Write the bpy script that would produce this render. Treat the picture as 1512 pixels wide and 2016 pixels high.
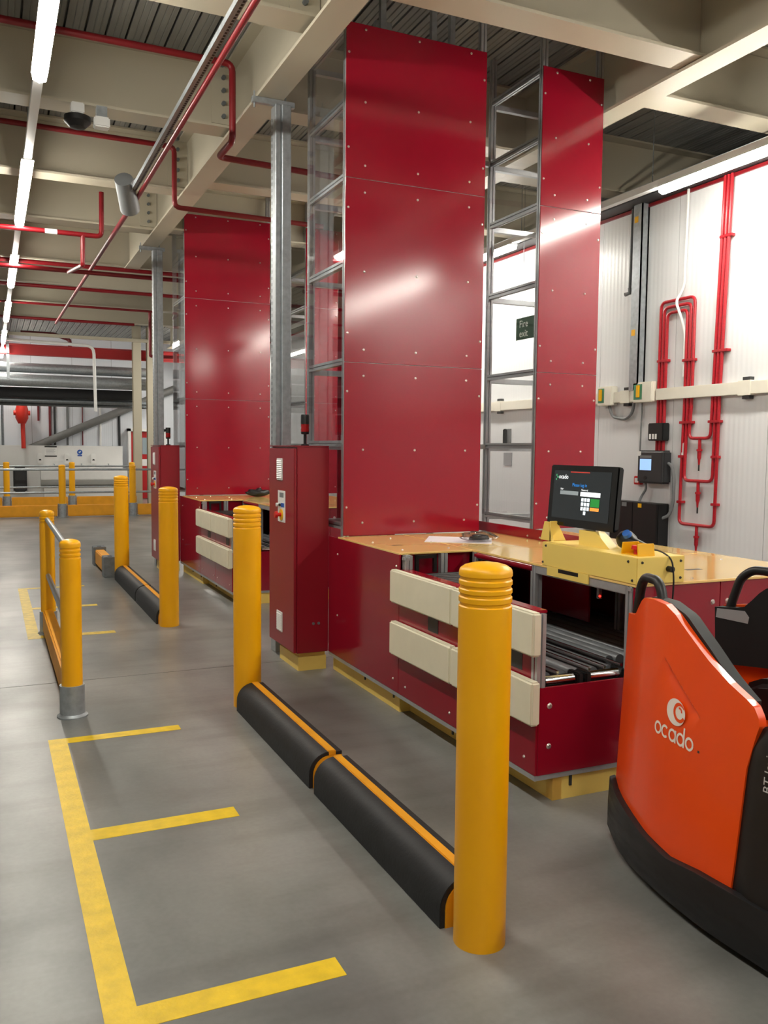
import bpy, bmesh, math
from math import sin, cos, pi, radians
from mathutils import Vector, Matrix
import random
random.seed(7)
sc = bpy.context.scene
for o in list(bpy.data.objects): bpy.data.objects.remove(o)
C = sc.collection

# ------------------------------------------------------------------ camera
yaw, pitch, roll, FPX = 0.42598, 0.07315, -0.00967, 1711.15
cy_, sy_, cp_, sp_ = cos(yaw), sin(yaw), cos(pitch), sin(pitch)
fw = Vector((sy_*cp_, cy_*cp_, -sp_)); rt = Vector((cy_, -sy_, 0)); dn = fw.cross(rt)
r2 = rt*cos(roll) + dn*sin(roll); d2 = dn*cos(roll) - rt*sin(roll)
cam = bpy.data.cameras.new('camera'); cam.sensor_fit = 'VERTICAL'; cam.sensor_height = 24
cam.lens = FPX/2016*24; cam.clip_start = 0.05; cam.clip_end = 200
co = bpy.data.objects.new('camera', cam); C.objects.link(co)
M = Matrix.Identity(4)
for i in range(3):
    M[i][0] = r2[i]; M[i][1] = -d2[i]; M[i][2] = -fw[i]
M[2][3] = 1.6
co.matrix_world = M
sc.camera = co
# ------------------------------------------------------------------ world, exposure
w = bpy.data.worlds.new('world'); sc.world = w; w.use_nodes = True
w.node_tree.nodes['Background'].inputs[0].default_value = (0, 0, 0, 1)
w.node_tree.nodes['Background'].inputs[1].default_value = 0.0
sc.view_settings.view_transform = 'Standard'; sc.view_settings.look = 'None'
sc.view_settings.gamma = 1; sc.view_settings.use_curve_mapping = False
sc.view_settings.exposure = 0.22
LAMP = 82.0          # luminaire emission strength

# ------------------------------------------------------------------ materials
def lin(c):
    return tuple((x/255/12.92 if x/255 <= .04045 else ((x/255+.055)/1.055)**2.4) for x in c) + (1,)
MATS = {}
def mat(name, rgb, rough=.5, metal=0, var=.0, scale=8, bump=0, bscale=40, coat=0, rvar=0, emit=0, stretch=None, spec=.5):
    if name in MATS: return MATS[name]
    m = bpy.data.materials.new(name); m.use_nodes = True; nt = m.node_tree; b = nt.nodes['Principled BSDF']
    col = lin(rgb)
    b.inputs['Base Color'].default_value = col; b.inputs['Roughness'].default_value = rough
    b.inputs['Metallic'].default_value = metal; b.inputs['Coat Weight'].default_value = coat
    b.inputs['Specular IOR Level'].default_value = spec
    if emit:
        b.inputs['Emission Color'].default_value = col; b.inputs['Emission Strength'].default_value = emit
    if var or bump or rvar:
        tc = nt.nodes.new('ShaderNodeTexCoord'); mp = nt.nodes.new('ShaderNodeMapping')
        geo = nt.nodes.new('ShaderNodeNewGeometry')
        nt.links.new(geo.outputs['Position'], mp.inputs[0])
        if stretch: mp.inputs['Scale'].default_value = stretch
        n = nt.nodes.new('ShaderNodeTexNoise'); n.inputs['Scale'].default_value = scale; n.inputs['Detail'].default_value = 5
        nt.links.new(mp.outputs[0], n.inputs[0])
        if var:
            r = nt.nodes.new('ShaderNodeValToRGB')
            r.color_ramp.elements[0].position = .3; r.color_ramp.elements[1].position = .7
            r.color_ramp.elements[0].color = tuple(max(0, x*(1-var)) for x in col[:3]) + (1,)
            r.color_ramp.elements[1].color = tuple(min(1, x*(1+var)) for x in col[:3]) + (1,)
            nt.links.new(n.outputs[0], r.inputs[0]); nt.links.new(r.outputs[0], b.inputs['Base Color'])
        if rvar:
            mr = nt.nodes.new('ShaderNodeMapRange'); mr.inputs[1].default_value = .3; mr.inputs[2].default_value = .7
            mr.inputs[3].default_value = rough-rvar; mr.inputs[4].default_value = rough+rvar
            nt.links.new(n.outputs[0], mr.inputs[0]); nt.links.new(mr.outputs[0], b.inputs['Roughness'])
        if bump:
            n2 = nt.nodes.new('ShaderNodeTexNoise'); n2.inputs['Scale'].default_value = bscale
            nt.links.new(geo.outputs['Position'], n2.inputs[0])
            bp = nt.nodes.new('ShaderNodeBump'); bp.inputs['Strength'].default_value = bump; bp.inputs['Distance'].default_value = .01
            nt.links.new(n2.outputs[0], bp.inputs['Height']); nt.links.new(bp.outputs[0], b.inputs['Normal'])
    MATS[name] = m
    return m
red = mat('red_lacquer', (142, 14, 36), .14, var=.05, scale=2, spec=.65)
red_dark = red
cabred = mat('cabinet_red_powder', (140, 14, 33), .34, var=.05, scale=3)
yel = mat('yellow_polymer', (255, 180, 0), .36, var=.05, scale=3, rvar=.06)
yelkerb = mat('yellow_kerb_polymer', (240, 165, 25), .5, var=.08, scale=6)
tape = mat('yellow_floor_tape', (226, 190, 30), .45, var=.12, scale=14, bump=.12, bscale=60)
tapeold = mat('yellow_floor_tape_worn', (205, 175, 50), .45, var=.2, scale=16)
cream_cnt = mat('cream_counter', (244, 206, 128), .1, var=.02, scale=2, coat=.4)
plinthy = mat('cream_yellow_plinth', (240, 208, 110), .45, var=.05, scale=4)
consolem = mat('cream_yellow_console', (242, 212, 112), .4, var=.03, scale=4)
padm = mat('ivory_vinyl_pad', (226, 220, 196), .55, var=.04, scale=7, bump=.08, bscale=18)
black = mat('black_plastic', (18, 18, 19), .45, var=.1)
blackg = mat('black_gloss', (8, 8, 9), .12)
rubber = mat('black_rubber', (25, 26, 29), .6, var=.25, scale=12, bump=.1, bscale=60)
padblack = mat('black_padding', (13, 13, 14), .65, var=.1)
orange = mat('orange_truck_shell', (236, 76, 10), .33, var=.03, scale=3, coat=.15)
steel = mat('galvanised_steel', (166, 172, 176), .42, .6, var=.15, scale=25, rvar=.08)
steeld = mat('galvanised_steel_dull', (122, 128, 132), .5, .5, var=.15, scale=18)
alu = mat('aluminium_profile', (184, 186, 188), .38, .55, var=.06, scale=30)
alud = alu
chrome = mat('polished_steel', (225, 225, 225), .14, 1)
cream = mat('cream_steel_paint', (190, 182, 162), .45, var=.03, scale=2)
deckm = mat('galvanised_deck', (138, 138, 134), .6, .2, var=.15, scale=3, stretch=(3, .4, 1))
voidm = mat('dark_void_lining', (28, 28, 30), .8, var=.1)
redpipe = mat('red_pipe_paint', (126, 16, 25), .35, var=.08, scale=8)
redpipe2 = mat('red_plastic_pipe', (172, 22, 36), .35, var=.15, scale=60)
white = mat('white_plastic', (232, 232, 230), .4, var=.02)
whitel = mat('white_board', (226, 226, 224), .45, var=.02, scale=3)
trunk = mat('ivory_trunking', (232, 228, 214), .45, var=.03)
greyp = mat('grey_plastic', (118, 120, 122), .5, var=.05)
darkg = mat('dark_grey_plastic', (46, 47, 49), .45, var=.08)
screwm = mat('bright_screw', (215, 205, 200), .3, .8)
rollm = mat('grey_roller', (120, 123, 126), .36, .2, var=.1)
pvc = mat('grey_pvc_pipe', (112, 112, 110), .5, var=.08)
bluem = mat('blue_print', (24, 82, 170), .5)
greenm = mat('green_sign', (14, 70, 52), .4)
signw = mat('sign_white', (225, 235, 228), .5)
greyink = mat('grey_print', (120, 124, 128), .6)
brownpipe = mat('dark_red_pipe_paint', (112, 34, 40), .45, var=.08)
redglass = mat('red_lens', (150, 14, 18), .15)
estopred = mat('red_button', (205, 30, 24), .35)
estopyel = mat('yellow_button_plate', (236, 178, 14), .4)
logow = mat('white_logo_film', (238, 230, 222), .4)
lampm = mat('luminaire_glow', (255, 250, 238), .5, emit=LAMP)

def glass_mat(name, tint, rough=.02, mixg=.12):
    m = bpy.data.materials.new(name); m.use_nodes = True; nt = m.node_tree
    for n in list(nt.nodes): nt.nodes.remove(n)
    out = nt.nodes.new('ShaderNodeOutputMaterial'); mx = nt.nodes.new('ShaderNodeMixShader')
    tr = nt.nodes.new('ShaderNodeBsdfTransparent'); gl = nt.nodes.new('ShaderNodeBsdfGlossy')
    fr0 = nt.nodes.new('ShaderNodeLayerWeight'); fr0.inputs[0].default_value = .5
    pw = nt.nodes.new('ShaderNodeMath'); pw.operation = 'POWER'; pw.inputs[1].default_value = 4
    nt.links.new(fr0.outputs['Facing'], pw.inputs[0])
    fr = nt.nodes.new('ShaderNodeMath'); fr.operation = 'MULTIPLY_ADD'; fr.inputs[1].default_value = .8; fr.inputs[2].default_value = .035
    nt.links.new(pw.outputs[0], fr.inputs[0])
    tr.inputs[0].default_value = tint; gl.inputs['Roughness'].default_value = rough
    nt.links.new(fr.outputs[0], mx.inputs[0]); nt.links.new(tr.outputs[0], mx.inputs[1]); nt.links.new(gl.outputs[0], mx.inputs[2])
    nt.links.new(mx.outputs[0], out.inputs[0])
    return m
glass = glass_mat('clear_polycarbonate', (.95, .955, .96, 1))
wrapm = glass_mat('clear_wrap', (.75, .75, .76, 1), .12)

def floor_mat():
    m = bpy.data.materials.new('polished_concrete'); m.use_nodes = True; nt = m.node_tree; b = nt.nodes['Principled BSDF']
    geo = nt.nodes.new('ShaderNodeNewGeometry')
    def noise(s, d, sx=1, sy=1):
        mp = nt.nodes.new('ShaderNodeMapping'); mp.inputs['Scale'].default_value = (sx, sy, 1)
        nt.links.new(geo.outputs['Position'], mp.inputs[0])
        n = nt.nodes.new('ShaderNodeTexNoise'); n.inputs['Scale'].default_value = s; n.inputs['Detail'].default_value = d
        nt.links.new(mp.outputs[0], n.inputs[0]); return n
    a = noise(1.3, 6, 1, .55); c = noise(45, 4)
    r = nt.nodes.new('ShaderNodeValToRGB')
    r.color_ramp.interpolation = 'EASE'; r.color_ramp.elements[0].position = .22; r.color_ramp.elements[0].color = lin((96, 97, 95))
    r.color_ramp.elements[1].position = .8; r.color_ramp.elements[1].color = lin((150, 150, 146))
    nt.links.new(a.outputs[0], r.inputs[0])
    mx = nt.nodes.new('ShaderNodeMixRGB'); mx.blend_type = 'OVERLAY'; mx.inputs[0].default_value = .12
    nt.links.new(r.outputs[0], mx.inputs[1]); nt.links.new(c.outputs[0], mx.inputs[2])
    sk = noise(3.0, 7, .35, 1.6); sr = nt.nodes.new('ShaderNodeValToRGB')
    sr.color_ramp.elements[0].position = .36; sr.color_ramp.elements[0].color = (.72, .71, .69, 1)
    sr.color_ramp.elements[1].position = .52; sr.color_ramp.elements[1].color = (1, 1, 1, 1)
    nt.links.new(sk.outputs[0], sr.inputs[0])
    m2 = nt.nodes.new('ShaderNodeMixRGB'); m2.blend_type = 'MULTIPLY'; m2.inputs[0].default_value = .6
    nt.links.new(mx.outputs[0], m2.inputs[1]); nt.links.new(sr.outputs[0], m2.inputs[2])
    nt.links.new(m2.outputs[0], b.inputs['Base Color'])
    mr = nt.nodes.new('ShaderNodeMapRange'); mr.inputs[1].default_value = .15; mr.inputs[2].default_value = .85
    mr.inputs[3].default_value = .27; mr.inputs[4].default_value = .40
    d = noise(1.6, 1.5, 1, .5)
    nt.links.new(d.outputs[0], mr.inputs[0]); nt.links.new(mr.outputs[0], b.inputs['Roughness'])
    bp = nt.nodes.new('ShaderNodeBump'); bp.inputs['Strength'].default_value = .06; bp.inputs['Distance'].default_value = .01
    e = noise(7, 3); nt.links.new(e.outputs[0], bp.inputs['Height']); nt.links.new(bp.outputs[0], b.inputs['Normal'])
    return m
floorm = floor_mat()

def panel_mat(name, rgb, rough, axis, scale):
    m = bpy.data.materials.new(name); m.use_nodes = True; nt = m.node_tree; b = nt.nodes['Principled BSDF']
    b.inputs['Base Color'].default_value = lin(rgb); b.inputs['Roughness'].default_value = rough
    geo = nt.nodes.new('ShaderNodeNewGeometry'); wv = nt.nodes.new('ShaderNodeTexWave')
    wv.bands_direction = axis; wv.inputs['Scale'].default_value = scale; wv.inputs['Distortion'].default_value = .15
    nt.links.new(geo.outputs['Position'], wv.inputs[0])
    bp = nt.nodes.new('ShaderNodeBump'); bp.inputs['Strength'].default_value = .25; bp.inputs['Distance'].default_value = .004
    nt.links.new(wv.outputs[0], bp.inputs['Height']); nt.links.new(bp.outputs[0], b.inputs['Normal'])
    return m
wallpan = panel_mat('white_insulated_panel', (224, 226, 228), .34, 'Y', 5.5)
farpan = panel_mat('grey_white_insulated_panel', (222, 227, 234), .4, 'X', 5.5)

# ------------------------------------------------------------------ mesh builder
class MB:
    def __init__(s): s.v = []; s.f = []
    def add(s, vs, fs):
        k = len(s.v); s.v += [Vector(v) for v in vs]; s.f += [tuple(i+k for i in f) for f in fs]; return s
    def box(s, x0, x1, y0, y1, z0, z1):
        return s.add([(x0,y0,z0),(x1,y0,z0),(x1,y1,z0),(x0,y1,z0),(x0,y0,z1),(x1,y0,z1),(x1,y1,z1),(x0,y1,z1)],
                     [(0,3,2,1),(4,5,6,7),(0,1,5,4),(1,2,6,5),(2,3,7,6),(3,0,4,7)])
    def cyl(s, a, b, r, n=16, rb=None):
        a = Vector(a); b = Vector(b); rb = r if rb is None else rb
        t = (b-a).normalized(); u = t.orthogonal().normalized(); w_ = t.cross(u)
        vs = [a+(u*cos(2*pi*i/n)+w_*sin(2*pi*i/n))*r for i in range(n)] + [b+(u*cos(2*pi*i/n)+w_*sin(2*pi*i/n))*rb for i in range(n)]
        return s.add(vs, [(i,(i+1)%n,n+(i+1)%n,n+i) for i in range(n)] + [tuple(range(n-1,-1,-1)), tuple(range(n,2*n))])
    def tube(s, pts, r, n=10, cor=0, cseg=4):
        P = [Vector(p) for p in pts]
        if cor:
            Q = [P[0]]
            for i in range(1, len(P)-1):
                a = (P[i-1]-P[i]); b = (P[i+1]-P[i]); c = min(cor, a.length*.45, b.length*.45)
                p0 = P[i]+a.normalized()*c; p1 = P[i]+b.normalized()*c
                for k in range(cseg+1):
                    t = k/cseg; Q.append(p0*(1-t)**2+P[i]*2*t*(1-t)+p1*t*t)
            Q.append(P[-1]); P = Q
        T = []
        for i in range(len(P)):
            d = (P[min(i+1,len(P)-1)]-P[max(i-1,0)]); T.append(d.normalized())
        u = T[0].orthogonal().normalized(); vs = []
        for i, p in enumerate(P):
            u = (u - T[i]*u.dot(T[i])).normalized(); w_ = T[i].cross(u)
            for k in range(n): vs.append(p+(u*cos(2*pi*k/n)+w_*sin(2*pi*k/n))*r)
        fs = []
        for i in range(len(P)-1):
            for k in range(n):
                fs.append((i*n+k, i*n+(k+1)%n, (i+1)*n+(k+1)%n, (i+1)*n+k))
        fs += [tuple(range(n-1,-1,-1)), tuple(range((len(P)-1)*n, len(P)*n))]
        return s.add(vs, fs)
    def prism(s, poly, axis, a, b):
        def mk(p, t):
            return {'x': (t,p[0],p[1]), 'y': (p[0],t,p[1]), 'z': (p[0],p[1],t)}[axis]
        n = len(poly)
        return s.add([mk(p,a) for p in poly]+[mk(p,b) for p in poly],
                     [(i,(i+1)%n,n+(i+1)%n,n+i) for i in range(n)]+[tuple(range(n-1,-1,-1)), tuple(range(n,2*n))])
    def lathe(s, x, y, prof, n=32):
        vs = []; fs = []
        for r, z in prof:
            for k in range(n): vs.append((x+r*cos(2*pi*k/n), y+r*sin(2*pi*k/n), z))
        for i in range(len(prof)-1):
            for k in range(n): fs.append((i*n+k, i*n+(k+1)%n, (i+1)*n+(k+1)%n, (i+1)*n+k))
        fs += [tuple(range(n-1,-1,-1)), tuple(range((len(prof)-1)*n, len(prof)*n))]
        return s.add(vs, fs)
    def build(s, name, m, parent=None, bev=0, seg=2, smooth=35):
        bm = bmesh.new()
        vs = [bm.verts.new(v) for v in s.v]
        for f in s.f:
            try: bm.faces.new([vs[i] for i in f])
            except ValueError: pass
        bmesh.ops.recalc_face_normals(bm, faces=bm.faces)
        if bev:
            es = [e for e in bm.edges if len(e.link_faces) == 2 and e.calc_face_angle(0) > radians(40)]
            bmesh.ops.bevel(bm, geom=es, offset=bev, segments=seg, affect='EDGES', clamp_overlap=True)
        if parent is None:
            lo = Vector([min(v.co[i] for v in bm.verts) for i in range(3)]); hi = Vector([max(v.co[i] for v in bm.verts) for i in range(3)])
            off = Vector(((lo.x+hi.x)/2, (lo.y+hi.y)/2, lo.z))
        else: off = WL[parent.name]
        for v in bm.verts: v.co -= off
        me = bpy.data.meshes.new(name); bm.to_mesh(me); bm.free()
        for p in me.polygons: p.use_smooth = True
        me.set_sharp_from_angle(angle=radians(smooth))
        me.materials.append(m)
        o = bpy.data.objects.new(name, me); C.objects.link(o)
        if parent is None: o.location = off
        else: o.parent = parent
        WL[o.name] = off
        return o
WL = {}
def tslot(a0, b0, sa, sb, wd=.009, dp=.012):     # square profile section with a slot in each face
    a1, b1, ma, mb = a0+sa, b0+sb, a0+sa/2, b0+sb/2; h = wd/2
    return [(a0,b0),(ma-h,b0),(ma-h,b0+dp),(ma+h,b0+dp),(ma+h,b0),(a1,b0),(a1,mb-h),(a1-dp,mb-h),(a1-dp,mb+h),(a1,mb+h),(a1,b1),
            (ma+h,b1),(ma+h,b1-dp),(ma-h,b1-dp),(ma-h,b1),(a0,b1),(a0,mb+h),(a0+dp,mb+h),(a0+dp,mb-h),(a0,mb-h)]
def thing(name, label, cat, loc=(0,0,0), group=None):
    o = bpy.data.objects.new(name, None); C.objects.link(o); o.location = loc; o.empty_display_size = .1
    WL[o.name] = Vector(loc); return tag(o, label, cat, group)
def tag(o, label, cat, group=None):
    o['label'] = label; o['category'] = cat
    if group: o['group'] = group
    return o
def struct(o): o['kind'] = 'structure'; return o
def stuff(o): o['kind'] = 'stuff'; return o
def plabel(o, l): o['label'] = l; return o
def kids(o): return [c for c in C.objects if c.parent == o]
def copy_tree(o, off=(0,0,0), parent=None, label=None, name=None):
    c = o.copy(); C.objects.link(c)
    if parent is None: c.location = o.location + Vector(off)
    else: c.parent = parent
    if label: c['label'] = label
    for ch in KID.get(o.name, []): copy_tree(ch, parent=c)
    return c
KID = {}
def index_kids():
    KID.clear()
    for c in C.objects:
        if c.parent: KID.setdefault(c.parent.name, []).append(c)
def box(name, m, parent, *a, bev=0): return MB().box(*a).build(name, m, parent, bev=bev)
def text_mesh(txt, size, align='CENTER'):
    cu = bpy.data.curves.new('t', 'FONT'); cu.body = txt; cu.size = size; cu.align_x = align; cu.resolution_u = 3
    ob = bpy.data.objects.new('t', cu); C.objects.link(ob)
    dg = bpy.context.evaluated_depsgraph_get(); me = bpy.data.meshes.new_from_object(ob.evaluated_get(dg))
    vs = [v.co.copy() for v in me.vertices]; fs = [tuple(p.vertices) for p in me.polygons]
    bpy.data.objects.remove(ob); bpy.data.curves.remove(cu); bpy.data.meshes.remove(me)
    return vs, fs
def put_text(b, txt, size, fn, align='CENTER'):
    vs, fs = text_mesh(txt, size, align); b.add([fn(v.x, v.y) for v in vs], fs)
def ribbon(b, pts, wd, fn, closed=False):
    P = [Vector((p[0], p[1])) for p in pts]; n = len(P); L = []; R = []
    for i in range(n):
        if closed: d = P[(i+1) % n]-P[i-1]
        else: d = P[min(i+1,n-1)]-P[max(i-1,0)]
        d.normalize(); nn = Vector((-d.y, d.x)); wi = wd[i] if isinstance(wd, list) else wd
        L.append(fn(*(P[i]+nn*wi/2))); R.append(fn(*(P[i]-nn*wi/2)))
    m = n if closed else n-1
    b.add(L+R, [(i, (i+1) % n, n+(i+1) % n, n+i) for i in range(m)])

# ================================================================== SETTING
XL, XR, YB, YF, DZ = -7.0, 6.0, -7.0, 27.3, 4.80
fl = struct(MB().box(XL, 9.2, YB, YF+.1, -.12, -.03).build('floor', voidm))
box('floor_slab', floorm, fl, XL, 9.2, YB, 6.156, -.03, 0)
box('floor_slab', floorm, fl, XL, 9.2, 6.164, YF+.1, -.03, 0)
# deck ceiling: re-entrant steel deck, ribs along Y
b = MB(); x = XL; prof = []
while x < 9.2:
    prof += [(x, DZ), (x+.045, DZ), (x+.05, DZ+.006), (x+.057, DZ), (x+.092, DZ), (x+.098, DZ+.006), (x+.104, DZ), (x+.134, DZ), (x+.131, DZ+.05), (x+.155, DZ+.05)]
    x += .152
n = len(prof)
vs = [(p[0], YB, p[1]) for p in prof]+[(p[0], YF+.1, p[1]) for p in prof]
b.add(vs, [(i, i+1, n+i+1, n+i) for i in range(n-1)])
ce = struct(b.build('ceiling', deckm, smooth=10))
struct(MB().box(XL, 9.2, YB, YF+.1, DZ+.06, DZ+.2).build('trim_1', voidm))
# walls
wr = struct(MB().box(XR+.004, XR+.14, YB, YF, 0, 4.0).build('wall_right', greyp))
y = YB; k = 0
edges = []
yy = 4.26
ys = [yy+1.125*i for i in range(-10, 21)]
for a, c in zip(ys[:-1], ys[1:]):
    a = max(a, YB); c = min(c, YF)
    if c-a > .1: box('wall_panel', wallpan, wr, XR, XR+.03, a+.003, c-.003, 0, 4.0)
struct(MB().box(XR-.02, XR+.16, YB, YF, 4.0, 4.03).build('trim_2', redpipe))
struct(MB().box(XR+.14, 9.2, YB, YF, 3.95, 3.99).build('trim_3', greyp))
struct(MB().box(9.2, 9.3, YB, YF, 0, DZ+.2).build('wall_void', greyp))
wf = struct(MB().box(XL, 9.2, YF+.004, YF+.15, 0, DZ+.2).build('wall_far', greyp))
x = .02
while x < XR:
    box('wall_panel', farpan, wf, x+.004, min(x+1.12, XR)-.004, YF-.02, YF+.02, 0, DZ-.02); x += 1.12
struct(MB().box(XL, 0.02, YF-.02, YF+.02, 0, DZ).build('wall_far_plain', farpan))
struct(MB().box(XL-.1, XL, YB, YF, 0, DZ+.2).build('wall_left', whitel))
struct(MB().box(XL, 9.2, YB-.1, YB, 0, DZ+.2).build('wall_back', whitel))

# ================================================================== STEEL FRAME
def ibeam_x(x0, x1, yc, z0, z1, bw=.24, tf=.02, tw=.014):
    return MB().box(x0, x1, yc-bw/2, yc+bw/2, z0, z0+tf).box(x0, x1, yc-tw/2, yc+tw/2, z0+tf, z1-.024).box(x0+.12, x1-.12, yc-bw/2, yc+bw/2, z1-tf, z1-.002)
def ibeam_y(y0, y1, xc, z0, z1, bw=.2, tf=.022, tw=.016):
    return MB().box(xc-bw/2, xc+bw/2, y0, y1, z0, z0+tf).box(xc-tw/2, xc+tw/2, y0, y1, z0+tf, z1-tf).box(xc-bw/2, xc+bw/2, y0, y1, z1-tf, z1-.002)
SB = [1.3, 3.35, 5.38, 7.46, 9.41, 11.25, 13.7, 15.65, 17.72, 19.78]
BZ = 4.25
names = ['first', 'second', 'third', 'fourth', 'fifth', 'sixth', 'seventh', 'eighth', 'ninth', 'tenth']
p1 = ibeam_y(-4, 13.58, 1.97, 4.2, DZ).build('main_girder', cream)
tag(p1, 'long cream main girder above the control cabinets, clamped by steel posts', 'girder')
p2 = ibeam_y(-4, 24, 4.52, 4.22, DZ).build('main_girder', cream)
tag(p2, 'long cream main girder between the red towers and the white wall', 'girder')
GB = 'cross beams under the roof deck'
def xbeam(x0, x1, yc, lab):
    o = thing('cross_beam', lab, 'beam', ((x0+x1)/2, yc, BZ), GB)
    ibeam_x(x0, x1, yc, BZ, DZ).build('i_section', cream, o)
    if x1 < 2 and yc > 5:   # bolted end plate
        pl = MB().box(x1-.2, x1+.0, yc-.02, yc-.008, BZ+.06, DZ-.06).build('end_plate', cream, o)
        bb = MB()
        for i in range(5): bb.cyl((x1-.1, yc-.05, BZ+.12+i*.105), (x1-.1, yc-.02, BZ+.12+i*.105), .018, 8)
        stuff(bb.build('bolts', steeld, o))
    return o
for i, yc in enumerate(SB):
    xbeam(-6.9, 1.955 if yc < 13 else 4.4, yc, 'cream cross beam spanning the aisle under the dark roof deck')
for i, yc in enumerate([0.7, 2.7, 4.76, 6.9, 9.0, 11.1]):
    xbeam(1.99, 4.505, yc, 'cream cross beam between the two main girders above the red towers')
for i, yc in enumerate([1.3, 3.35, 5.38, 7.46, 9.41, 11.25, 13.7]):
    xbeam(4.54, 9.1, yc, 'cream cross beam running over the top of the white wall')
# far columns
for i, (xa, xb, lab) in enumerate([(3.56, 3.77, 'slim cream steel column in front of the red door'), (3.93, 4.21, 'thick cream steel column at the corner by the red door')]):
    o = thing('steel_column', lab, 'column', ((xa+xb)/2, 24.2, 0))
    MB().box(xa, xb, 24.2, 24.22, .02, 4.9).box(xa, xb, 24.4, 24.42, .02, 4.9).box((xa+xb)/2-.01, (xa+xb)/2+.01, 24.22, 24.4, .02, 4.9).build('shaft', cream, o)
    box('base_plate', steeld, o, xa-.05, xb+.05, 24.12, 24.5, 0, .022)

# ================================================================== LUMINAIRES
def light_row(x, z, lums, y0, y1, lab, llabs, off=(), half=.052, grp='lamps on the lighting runs'):
    t = thing('lighting_trunking', lab, 'trunking', (x, y0, z))
    MB().box(x-.032, x+.032, y0, y1, z, z+.055).build('rail', white, t)
    hb = MB(); yy = y0+.6
    while yy < y1:
        hb.cyl((x, yy, z+.05), (x, yy, DZ+.01), .004, 6); yy += 2.05
    stuff(hb.build('hangers', steeld, t))
    for i, ((a, c), llab) in enumerate(zip(lums, llabs)):
        nm = off[i] if i < len(off) else ''      # lamps of the run that hang outside the picture
        l = thing(nm+'_luminaire_offscreen' if nm else 'linear_luminaire', llab, 'lamp', (x, (a+c)/2, z-.07), grp)
        MB().box(x-half, x+half, a, c, z-.012, z).build(nm+'_housing_offscreen' if nm else 'housing', white, l)
        MB().prism([(x-half+.004, z-.012), (x+half-.004, z-.012), (x+half*.8, z-.055), (x, z-.07), (x-half*.8, z-.055)], 'y', a+.01, c-.01).build(nm+'_diffuser_offscreen' if nm else 'diffuser', lampm, l)
light_row(.355, 4.06, [(a, a+2.3) for a in (-4.2, -.05, 4.08, 8.28, 12.42, 16.5, 20.6, 24.3)], -6.8, 26.8, 'white lighting rail running the length of the open aisle', ['glowing linear lamp on the aisle rail '+q for q in ('at the back wall of the hall', 'over the nearer end of the bright floor tape', 'just before the black domed detector', 'just past the black domed detector', 'level with the second lift tower', 'between the second lift and the yellow guard rails', 'over the yellow guard rails', 'by the wash trough')], off=('back_wall', 'floor_tape'))
light_row(5.3, 3.86, [(-2.5, .9), (2.5, 5.98), (8.3, 11.6), (22.4, 25.6)], -6.8, 26.5, 'white lighting rail hung alongside the white wall', ['glowing linear lamp beside the white wall '+q for q in ('behind the pallet truck', 'above the red detection pipes', 'above the door pull', 'by the red door')], off=('pallet_truck',))


# ================================================================== FLOOR MARKINGS
def marking(y0, y1, bars, m, lab, w0=.257, w1=.35):
    t = thing('floor_marking', lab, 'floor tape', (w0, y0, 0))
    box('tape_strip', m, t, w0, w1, y0, y1, 0, .0015)
    for yb, wb in bars: box('tape_strip', m, t, w1, .957, yb-wb/2, yb+wb/2, 0, .0014)
marking(1.6, 4.95, [(4.905, .085), (3.65, .105), (2.40, .10)], tape, 'bright yellow comb-shaped floor tape beside the black and yellow kerb blocks')
marking(7.64, 10.42, [(10.38, .08), (9.08, .09), (7.70, .10)], tapeold, 'worn yellow comb-shaped floor tape behind the post-and-rail barrier')

# ================================================================== BOLLARDS
def bollard_profile(r, h, grooves):
    p = [(r, 0), (r, .01)]
    for g in grooves: p += [(r, g-.008), (r-.004, g-.004), (r-.004, g+.003), (r, g+.007)]
    p += [(r, h-.032), (r*.985, h-.025), (r*.94, h-.019), (r*.8, h-.011), (r*.55, h-.005), (r*.25, h-.001), (.001, h)]
    return p
def bollard(x, y, lab):
    t = thing('bollard', lab, 'bollard', (x, y, 0), 'tall yellow bollards')
    MB().lathe(x, y, bollard_profile(.085, 1.245, [1.114, 1.143, 1.169, 1.196]), 40).build('post', yel, t)
    b = MB(); fn = lambda u, v: (x+(.0855)*sin(u/.085-.42), y-.0855*cos(u/.085-.42), .94+v)
    ribbon(b, [(.026*cos(a*pi/12+2.4), .026*sin(a*pi/12+2.4)) for a in range(22)], .003, fn)
    ribbon(b, [(.013*cos(a*pi/6), .013*sin(a*pi/6)) for a in range(10)], .003, fn)
    b.build('embossed_mark', yel, t)
    return t
bollard(1.425, 2.355, 'tall yellow bollard at the kerb end next to the orange truck')
bollard(1.43, 5.18, 'tall yellow bollard at the kerb end beside the first red control cabinet')
bollard(1.435, 7.79, 'tall yellow bollard at the end of the farther kerb, beside the first bollards row')
bollard(1.435, 10.83, 'tall yellow bollard beside the low grey and yellow stub barrier')

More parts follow.
